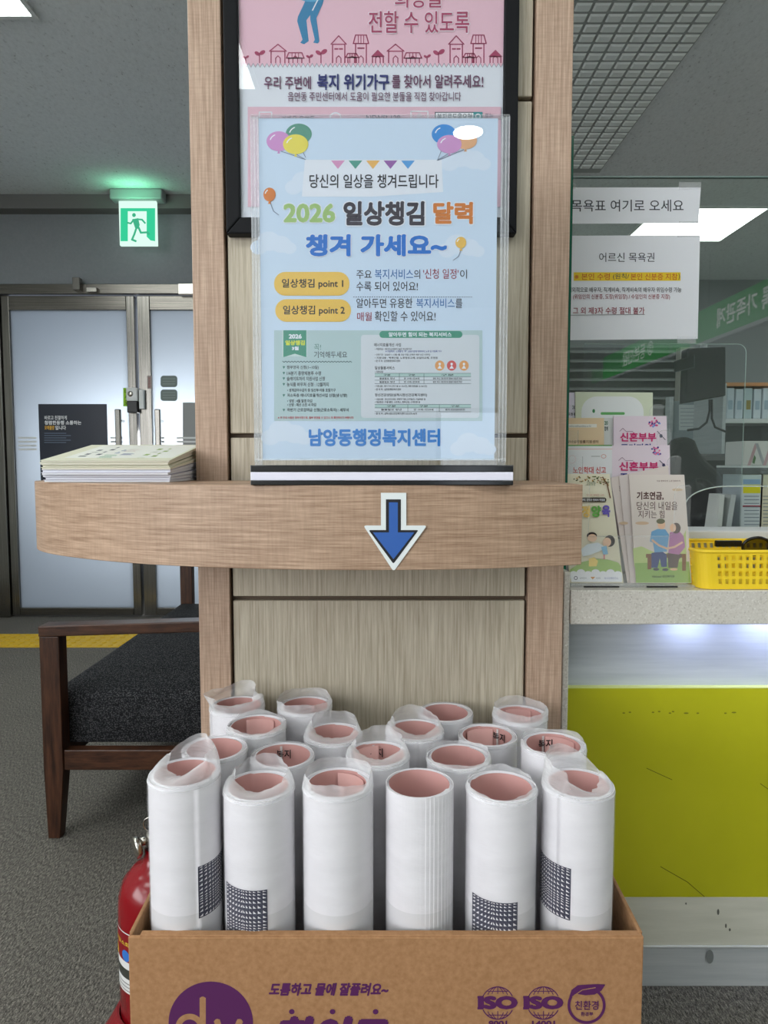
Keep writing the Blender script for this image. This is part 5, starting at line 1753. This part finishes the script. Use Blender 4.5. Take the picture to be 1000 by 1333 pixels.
for k in (0, 1):
    cx = gx_ + .03 + .062 * k
    q.add([(cx + .025 * math.cos(a), gy_ - .004 * math.sin(a), gzz + .002 + .016 * math.sin(a)) for a in [2 * PI * i / 24 for i in range(24)]], [tuple(range(24))], clear('dark_lens', (.12, .12, .14, 1), 1.6))
q.build('lens', gl_)

# ------------------------------------------------------------------ office behind the glass
def abox(name, x0, y0, x1, y1, Y, depth, m, label, cat, z0=None, group=None, bevel=.003):
    p0, p1 = at(x0, y0, Y), at(x1, y1, Y)
    q = MB(); zb = p1.z if z0 is None else z0
    q.box(p0.x, p1.x, Y, Y + depth, zb, p0.z, m)
    return one(name, q, label, cat, ((p0.x + p1.x) / 2, Y + depth / 2, zb), group, bevel=bevel)


# long office desk under everything behind the glass
q = MB(); q.box(kx0 + .02, KX1, 1.66, 2.35, .70, .73, M['white_plastic'])
dk_ = thing('office_desk', 'pale office desk behind the glass screen carrying files and the patterned box', 'desk', (2.0, 2.0, 0))
q.build('desktop', dk_, bevel=.002)
for x in (kx0 + .06, 1.9, KX1 - .1):
    for y in (1.70, 2.25):
        q = MB(); q.box(x, x + .05, y, y + .05, 0, .6995, M['kick']); q.build('leg', dk_)
# dark slatted blind far back
YBk = 5.6
sl = thing('slatted_screen', 'dark slatted screen high on the office wall behind the glass', 'screen', at(810, 530, YBk))
p0, p1 = at(735, 452, YBk), at(892, 560, YBk)
q = MB(); q.box(p0.x, p1.x, YBk + .02, YBk + .05, 0, p0.z, plain('screen_dark', rgb(44, 46, 48), .7)); q.build('backing', sl)
k = 9
for i in range(k):
    zz_ = p1.z + (p0.z - p1.z) * (i + .5) / k
    q = MB(); q.hexa([(p0.x, YBk - .03, zz_ - .014), (p1.x, YBk - .03, zz_ - .014), (p1.x, YBk + .018, zz_ + .006), (p0.x, YBk + .018, zz_ + .006)], [(p0.x, YBk - .03, zz_ - .004), (p1.x, YBk - .03, zz_ - .004), (p1.x, YBk + .018, zz_ + .016), (p0.x, YBk + .018, zz_ + .016)], plain('slat_grey', rgb(84, 86, 86), .5)); q.build('slat', sl)
abox('office_pillar', 886, 452, 897, 700, 3.9, .06, plain('post_beige', rgb(150, 146, 138), .5), 'slim beige post behind the hanging monitor', 'post', z0=0)
pl_ = thing('name_plate', 'small tilted black plate with pale edge beside the hanging monitor', 'plate', at(890, 484, 2.987))
q = MB(); P = [(879, 470), (904, 461.5), (904, 478), (879, 484.5)]
q.prism([at(x, y, 2.987) for x, y in P][::-1], (0, .0129, 0), M['black_plastic']); q.build('plate', pl_, bevel=.002)
pr = Print((0, 2.987, 0)); pr.line([(879, 484.5), (904, 478), (904, 461.5)], 1.0, ink(96, 100, 104)); pr.build('edge_trim', pl_)
# monitor seen from behind, hung on a ceiling pole
mo = thing('monitor', 'dark hanging monitor seen from behind through the glass with two cables', 'monitor', at(920, 522, 3.0))
q = MB(); P = [(901, 452), (946, 450), (946, 515), (890, 525), (890, 466)]
P = [(896, 453), (945.5, 451), (945.5, 515), (893, 524.5)]
q.prism([at(x, y, 3.0) for x, y in P][::-1], (0, .07, 0), plain('monitor_grey', rgb(46, 46, 47), .6)); moh = q.build('housing', mo, bevel=.006)
q = MB(); pp = at(920, 452, 3.06); q.tube([(pp.x, 3.09, at(920, 500, 3.09).z), (pp.x, 3.09, at(920, 452, 3.09).z + .012)], .016, M['kick']); q.build('ceiling_pole', mo)
for (cp) in ([(924, 520), (924, 535), (920, 550), (910, 558), (895, 560)], [(927, 520), (927, 545), (931, 556), (945, 562)]):
    q = MB(); q.tube([at(x, y, 3.06) for x, y in cp], .005, M['dark_slat'], 8); q.build('cable', moh)
pr = Print((0, 3.0, 0)); pr.rect(940, 452, 970, 482, ink(110, 116, 120)) if False else None
# partition with pinned papers
YQ = 3.5
pt = thing('desk_partition', 'pale office partition with pinned papers behind the dark chair', 'partition', at(940, 640, YQ))
p0, p1 = at(876, 522, YQ), at(1080, 640, YQ)
q = MB(); q.box(p0.x, p1.x, YQ, YQ + .03, 0, p0.z, plain('partition_grey', rgb(150, 160, 164), .7)); q.build('panel', pt)
q = MB(); q.box(p0.x - .02, p0.x, YQ - .01, YQ + .04, 0, p0.z + .02, M['kick']); q.build('end_post', pt)
pshs = [(884, 527, 912, 560, (214, 218, 218)), (914, 522, 944, 556, (206, 210, 208)), (912, 562, 930, 602, (186, 204, 220)), (933, 560, 958, 606, (196, 206, 214)), (905, 566, 911, 590, (70, 120, 176))]
for (a0, b0, a1, b1, c_), lab in zip(pshs, ('white sheet pinned at the left of the office partition', 'white sheet pinned under the hanging monitor', 'pale blue sheet pinned low on the partition', 'bluish sheet pinned low at the right of the partition', 'small blue card on the partition')):
    pr = Print((0, YQ - .002, 0)); pr.rect(a0, b0, a1, b1, ink(*c_))
    for k in range(6):
        y_ = b0 + (b1 - b0) * (k + 1) / 7
        pr.line([(a0 + 2, y_), (a1 - 3 - (k % 3), y_)], .6, ink(130, 140, 150))
    one('pinned_paper', pr.mb, lab, 'paper', at((a0 + a1) / 2, b1, YQ - .002), 'papers on the partition')
# binders on a shelf, far right
YV = 3.2
bs = thing('binder_shelf', 'open office shelf with an orange edge holding white binders behind the glass', 'shelf', at(985, 545, YV))
p0, p1 = at(945, 545, YV), at(1070, 545, YV)
q = MB(); q.box(p0.x, p1.x, YV, YV + .3, p0.z - .02, p0.z, M['white_plastic']); q.build('shelf_board', bs)
q = MB(); zt_ = at(950, 499, YV).z; q.box(p0.x, p1.x, YV, YV + .3, zt_ - .012, zt_ + .004, plain('shelf_orange', rgb(206, 140, 84), .5)); q.build('top_board', bs)
q = MB(); q.box(p0.x, p1.x, YV + .28, YV + .3, 0, zt_, M['office_grey']); q.build('back_panel', bs)
for x in (p0.x - .015, p1.x):
    q = MB(); q.box(x, x + .015, YV, YV + .3, 0, zt_, M['kick']); q.build('side_panel', bs)
xx = p0.x + .006
for i, lab in enumerate(('first', 'second', 'third', 'fourth', 'fifth')):
    w = .036; zb = p0.z + .0005; h_ = zt_ - .02 - zb - .004 * (i % 2)
    t = thing('binder', 'white binder on the orange edged shelf, %s from the left' % lab, 'binder', (xx + w / 2, YV + .1, zb), 'white binders on the office shelf')
    q = MB(); q.box(xx, xx + w, YV + .01, YV + .24, zb, zb + h_, ink(206, 216, 224) if i != 2 else ink(182, 200, 206)); q.build('cover', t, bevel=.004)
    q = MB(); q.box(xx + .008, xx + w - .008, YV + .0085, YV + .0098, zb + h_ * .3, zb + h_ * .6, ink(150, 140, 80) if i == 2 else ink(160, 180, 196)); q.build('spine_label', t)
    xx += w + .006
# dark chair and coat, made up for an unclear dark, reflected shape
YH = 2.72
ch = thing('office_chair', 'black office chair with a dark coat over its back behind the glass', 'chair', (at(905, 700, YH).x, YH, 0))
cx = at(905, 700, YH).x
q = MB()
bp = [(868, 690), (866, 620), (872, 588), (884, 572), (897, 566), (908, 573), (914, 588), (924, 600), (938, 612), (952, 634), (960, 664), (962, 700), (868, 700)]
q.prism([at(x, y, YH) for x, y in bp][::-1], (0, .10, 0), plain('coat_black', rgb(26, 27, 30), .85)); q.build('coat', ch, bevel=.03, segs=3)
q = MB(); q.box(cx - .22, cx + .22, YH + .105, YH + .16, .5, at(900, 590, YH).z, M['black_plastic']); q.build('backrest', ch, bevel=.03)
q = MB(); q.box(cx - .24, cx + .24, YH + .02, YH + .5, .42, .498, M['black_plastic']); q.build('seat', ch, bevel=.03)
q = MB(); q.tube([(cx, YH + .26, .06), (cx, YH + .26, .42)], .03, M['kick']); q.build('gas_column', ch)
for k in range(5):
    a = 2 * PI * k / 5
    q = MB(); q.tube([(cx, YH + .26, .08), (cx + .26 * math.cos(a), YH + .26 + .26 * math.sin(a), .05)], .018, M['black_plastic']); q.lathe((cx + .26 * math.cos(a), YH + .26 + .26 * math.sin(a), .0), [(.022, 0), (.026, .01), (.026, .04), (.0, .05)], M['black_plastic'], 12); q.build('leg', ch)
# desk phone lying dark on the desk just behind the glass
# black bag, made up for the same dark, reflected shape behind the opening
zd = .7305
bg = MB(); n1, n2 = 28, 14; vs = []; fs = []
pc = at(926, 690, 2.05)
for j in range(n2 + 1):
    ph = PI * .5 * j / n2
    for i in range(n1):
        a = 2 * PI * i / n1
        rx, ry, rz = .11, .08, .22
        w = 1 + .10 * math.sin(3 * a + 5 * ph) + .07 * math.sin(7 * a - 4 * ph)
        vs.append((pc.x + rx * w * math.cos(a) * math.cos(ph) ** .8 - .03 * math.sin(ph), 2.09 + ry * w * math.sin(a) * math.cos(ph) ** .8, zd + rz * math.sin(ph) * (1 + .04 * math.sin(5 * a))))
for j in range(n2):
    for i in range(n1):
        fs.append((j * n1 + i, j * n1 + (i + 1) % n1, (j + 1) * n1 + (i + 1) % n1, (j + 1) * n1 + i))
fs.append(tuple(range(n1 - 1, -1, -1)))
bg.add(vs, fs, plain('bag_black', rgb(22, 23, 26), .75), True)
one('black_bag', bg, 'soft black bag slumped on the desk behind the glass opening', 'bag', (pc.x, 2.09, zd), subsurf=1)
# file organiser with documents, patterned box on it, leaning booklets
YT = 1.80
ft = thing('file_tray', 'clear file holder full of documents under the patterned box behind the glass', 'file holder', at(1000, 690, YT))
p0, p1 = at(964, 609, YT), at(1060, 690, YT)
ztray = p0.z
q = MB(); q.box(p0.x, p0.x + .004, YT, YT + .13, zd, ztray, M['acrylic']); q.box(p1.x - .004, p1.x, YT, YT + .13, zd, ztray, M['acrylic']); q.box(p0.x + .0045, p1.x - .0045, YT + .125, YT + .13, zd, ztray, M['acrylic']); q.build('side', ft)
q = MB(); q.box(p0.x, p1.x, YT, YT + .13, ztray + .0003, ztray + .006, M['white_plastic']); q.build('top', ft)
docs = [(967, 991, (196, 204, 206)), (991.5, 1016, (206, 200, 176)), (1017, 1056, (200, 206, 210))]
for (a0, a1, c_), lab in zip(docs, ('document bundle with a yellow band in the file holder', 'cream document bundle in the file holder, right of the yellow banded one', 'pale document bundle at the far right of the file holder')):
    P0, P1 = at(a0, 618, YT + .01), at(a1, 690, YT + .01)
    t = thing('document', lab, 'document', ((P0.x + P1.x) / 2, YT + .05, zd), 'documents in the file holder')
    q = MB(); q.box(P0.x, P1.x, YT + .01, YT + .115, zd + .0005, P0.z, ink(*c_)); q.build('pages', t)
    pr = Print((0, YT + .01, 0))
    if a0 == 967:
        pr.rect(967.5, 631, 990, 642, ink(214, 206, 40)); pr.rect(967.5, 624, 990, 630, ink(140, 170, 206)); pr.rect(967, 658, 990, 660, ink(150, 40, 50))
    for k in range(9):
        pr.line([(a0 + 2, 646 + 4.6 * k), (a1 - 3, 646 + 4.6 * k)], .9, ink(110, 120, 130))
    pr.build('print', t)
cb = thing('patterned_box', 'box with pink and grey chevron pattern on the file holder behind the glass', 'box', at(1010, 608, YT))
p0, p1 = at(969, 574, YT + .02), at(1052, 607, YT + .02)
zb_ = ztray + .0065
q = MB(); q.box(p0.x, p1.x, YT + .02, YT + .12, zb_, p0.z, ink(206, 202, 200)); q.build('carton', cb, bevel=.002)
pr = Print((0, YT + .02, 0))
for k in range(4):
    x = 973 + 20 * k
    pr.poly([(x, 606), (x + 4, 606), (x + 14, 577), (x + 10, 577)], ink(186, 150, 156)); pr.poly([(x + 10, 577), (x + 14, 577), (x + 24, 606), (x + 20, 606)], ink(160, 160, 164))
pr.poly([(979, 602), (982, 592), (984, 596), (982, 604)], ink(90, 120, 80)); pr.build('pattern', cb)
for i, (lean, c1, lab) in enumerate(((.055, (214, 214, 208), 'white booklet with red and green edge leaning in front of the file holder'), (.03, (190, 194, 192), 'grey booklet leaning between the white one and the file holder'))):
    x = at(926 + 9 * i, 688, YT + .02).x; h_ = at(950, 644, YT).z - zd
    t = thing('leaning_booklet', lab, 'booklet', (x, YT + .08, zd), 'booklets leaning behind the glass')
    q = MB(); wd_ = .013
    q.hexa([(x - lean * -.0, YT + .0, zd + .0005), (x + wd_, YT, zd + .0005), (x + wd_, YT + .08, zd + .0005), (x, YT + .08, zd + .0005)][:4], [(x - .0 + (-.02 if i == 0 else -.008) + .03, YT, zd + h_), (x + wd_ + (-.02 if i == 0 else -.008) + .03, YT, zd + h_), (x + wd_ + .02, YT + .08, zd + h_), (x + .02, YT + .08, zd + h_)], ink(*c1)); q.build('cover', t)

# ------------------------------------------------------------------ green hanging signs in the lobby (mirrored in the glass)
def hang_sign(y0, y1, x, body, label):
    t = thing('hanging_sign', label, 'sign', (x, (y0 + y1) / 2, CEIL), 'green hanging signs in the lobby')
    z0, z1_ = 1.98, 2.24
    q = MB(); q.box(x, x + .05, y0, y1, z0, z1_, emit('sign_green_backlit', (.05, .26, .07, 1), 2.2)); q.build('board', t, bevel=.02)  # glow added to the board so its mirror image shows
    q = MB(); q.box(x - .004, x + .054, y0, y1, z0 - .03, z0 - .001, M['white_plastic']); q.build('lower_rail', t, bevel=.004)
    vs_, fs_, asp = text_mesh(body, .02)
    q = MB(); hgt = .15; L_ = min(y1 - y0 - .3, hgt * asp); ym = (y0 + y1) / 2
    # seen from the lobby side (-x) the text runs towards -y
    q.add([(x - .0012, ym + L_ / 2 - u * L_, (z0 + z1_) / 2 - hgt / 2 + w * hgt) for u, w, _n in vs_], fs_, emit('sign_letters_backlit', (.85, .9, .85, 1), 1.6)); q.build('lettering', t)  # letters given an added glow for the reflection too
    for y in (y0 + .2, y1 - .2):
        q = MB(); q.tube([(x + .025, y, z1_), (x + .025, y, CEIL)], .006, M['kick']); q.build('hanger', t)


YM = 2 * YG
hang_sign(-2.95, -.75, 2.55, '② 주민등록 가족관계', 'green hanging sign number two about family registers, nearest the counter')
hang_sign(-5.3, -3.1, 2.55, '③ 등본·인감', 'green hanging sign number three beyond the family register one')

bpy.data.objects.remove(_to)
bpy.data.curves.remove(_tc)
bpy.data.scenes.remove(_ts)
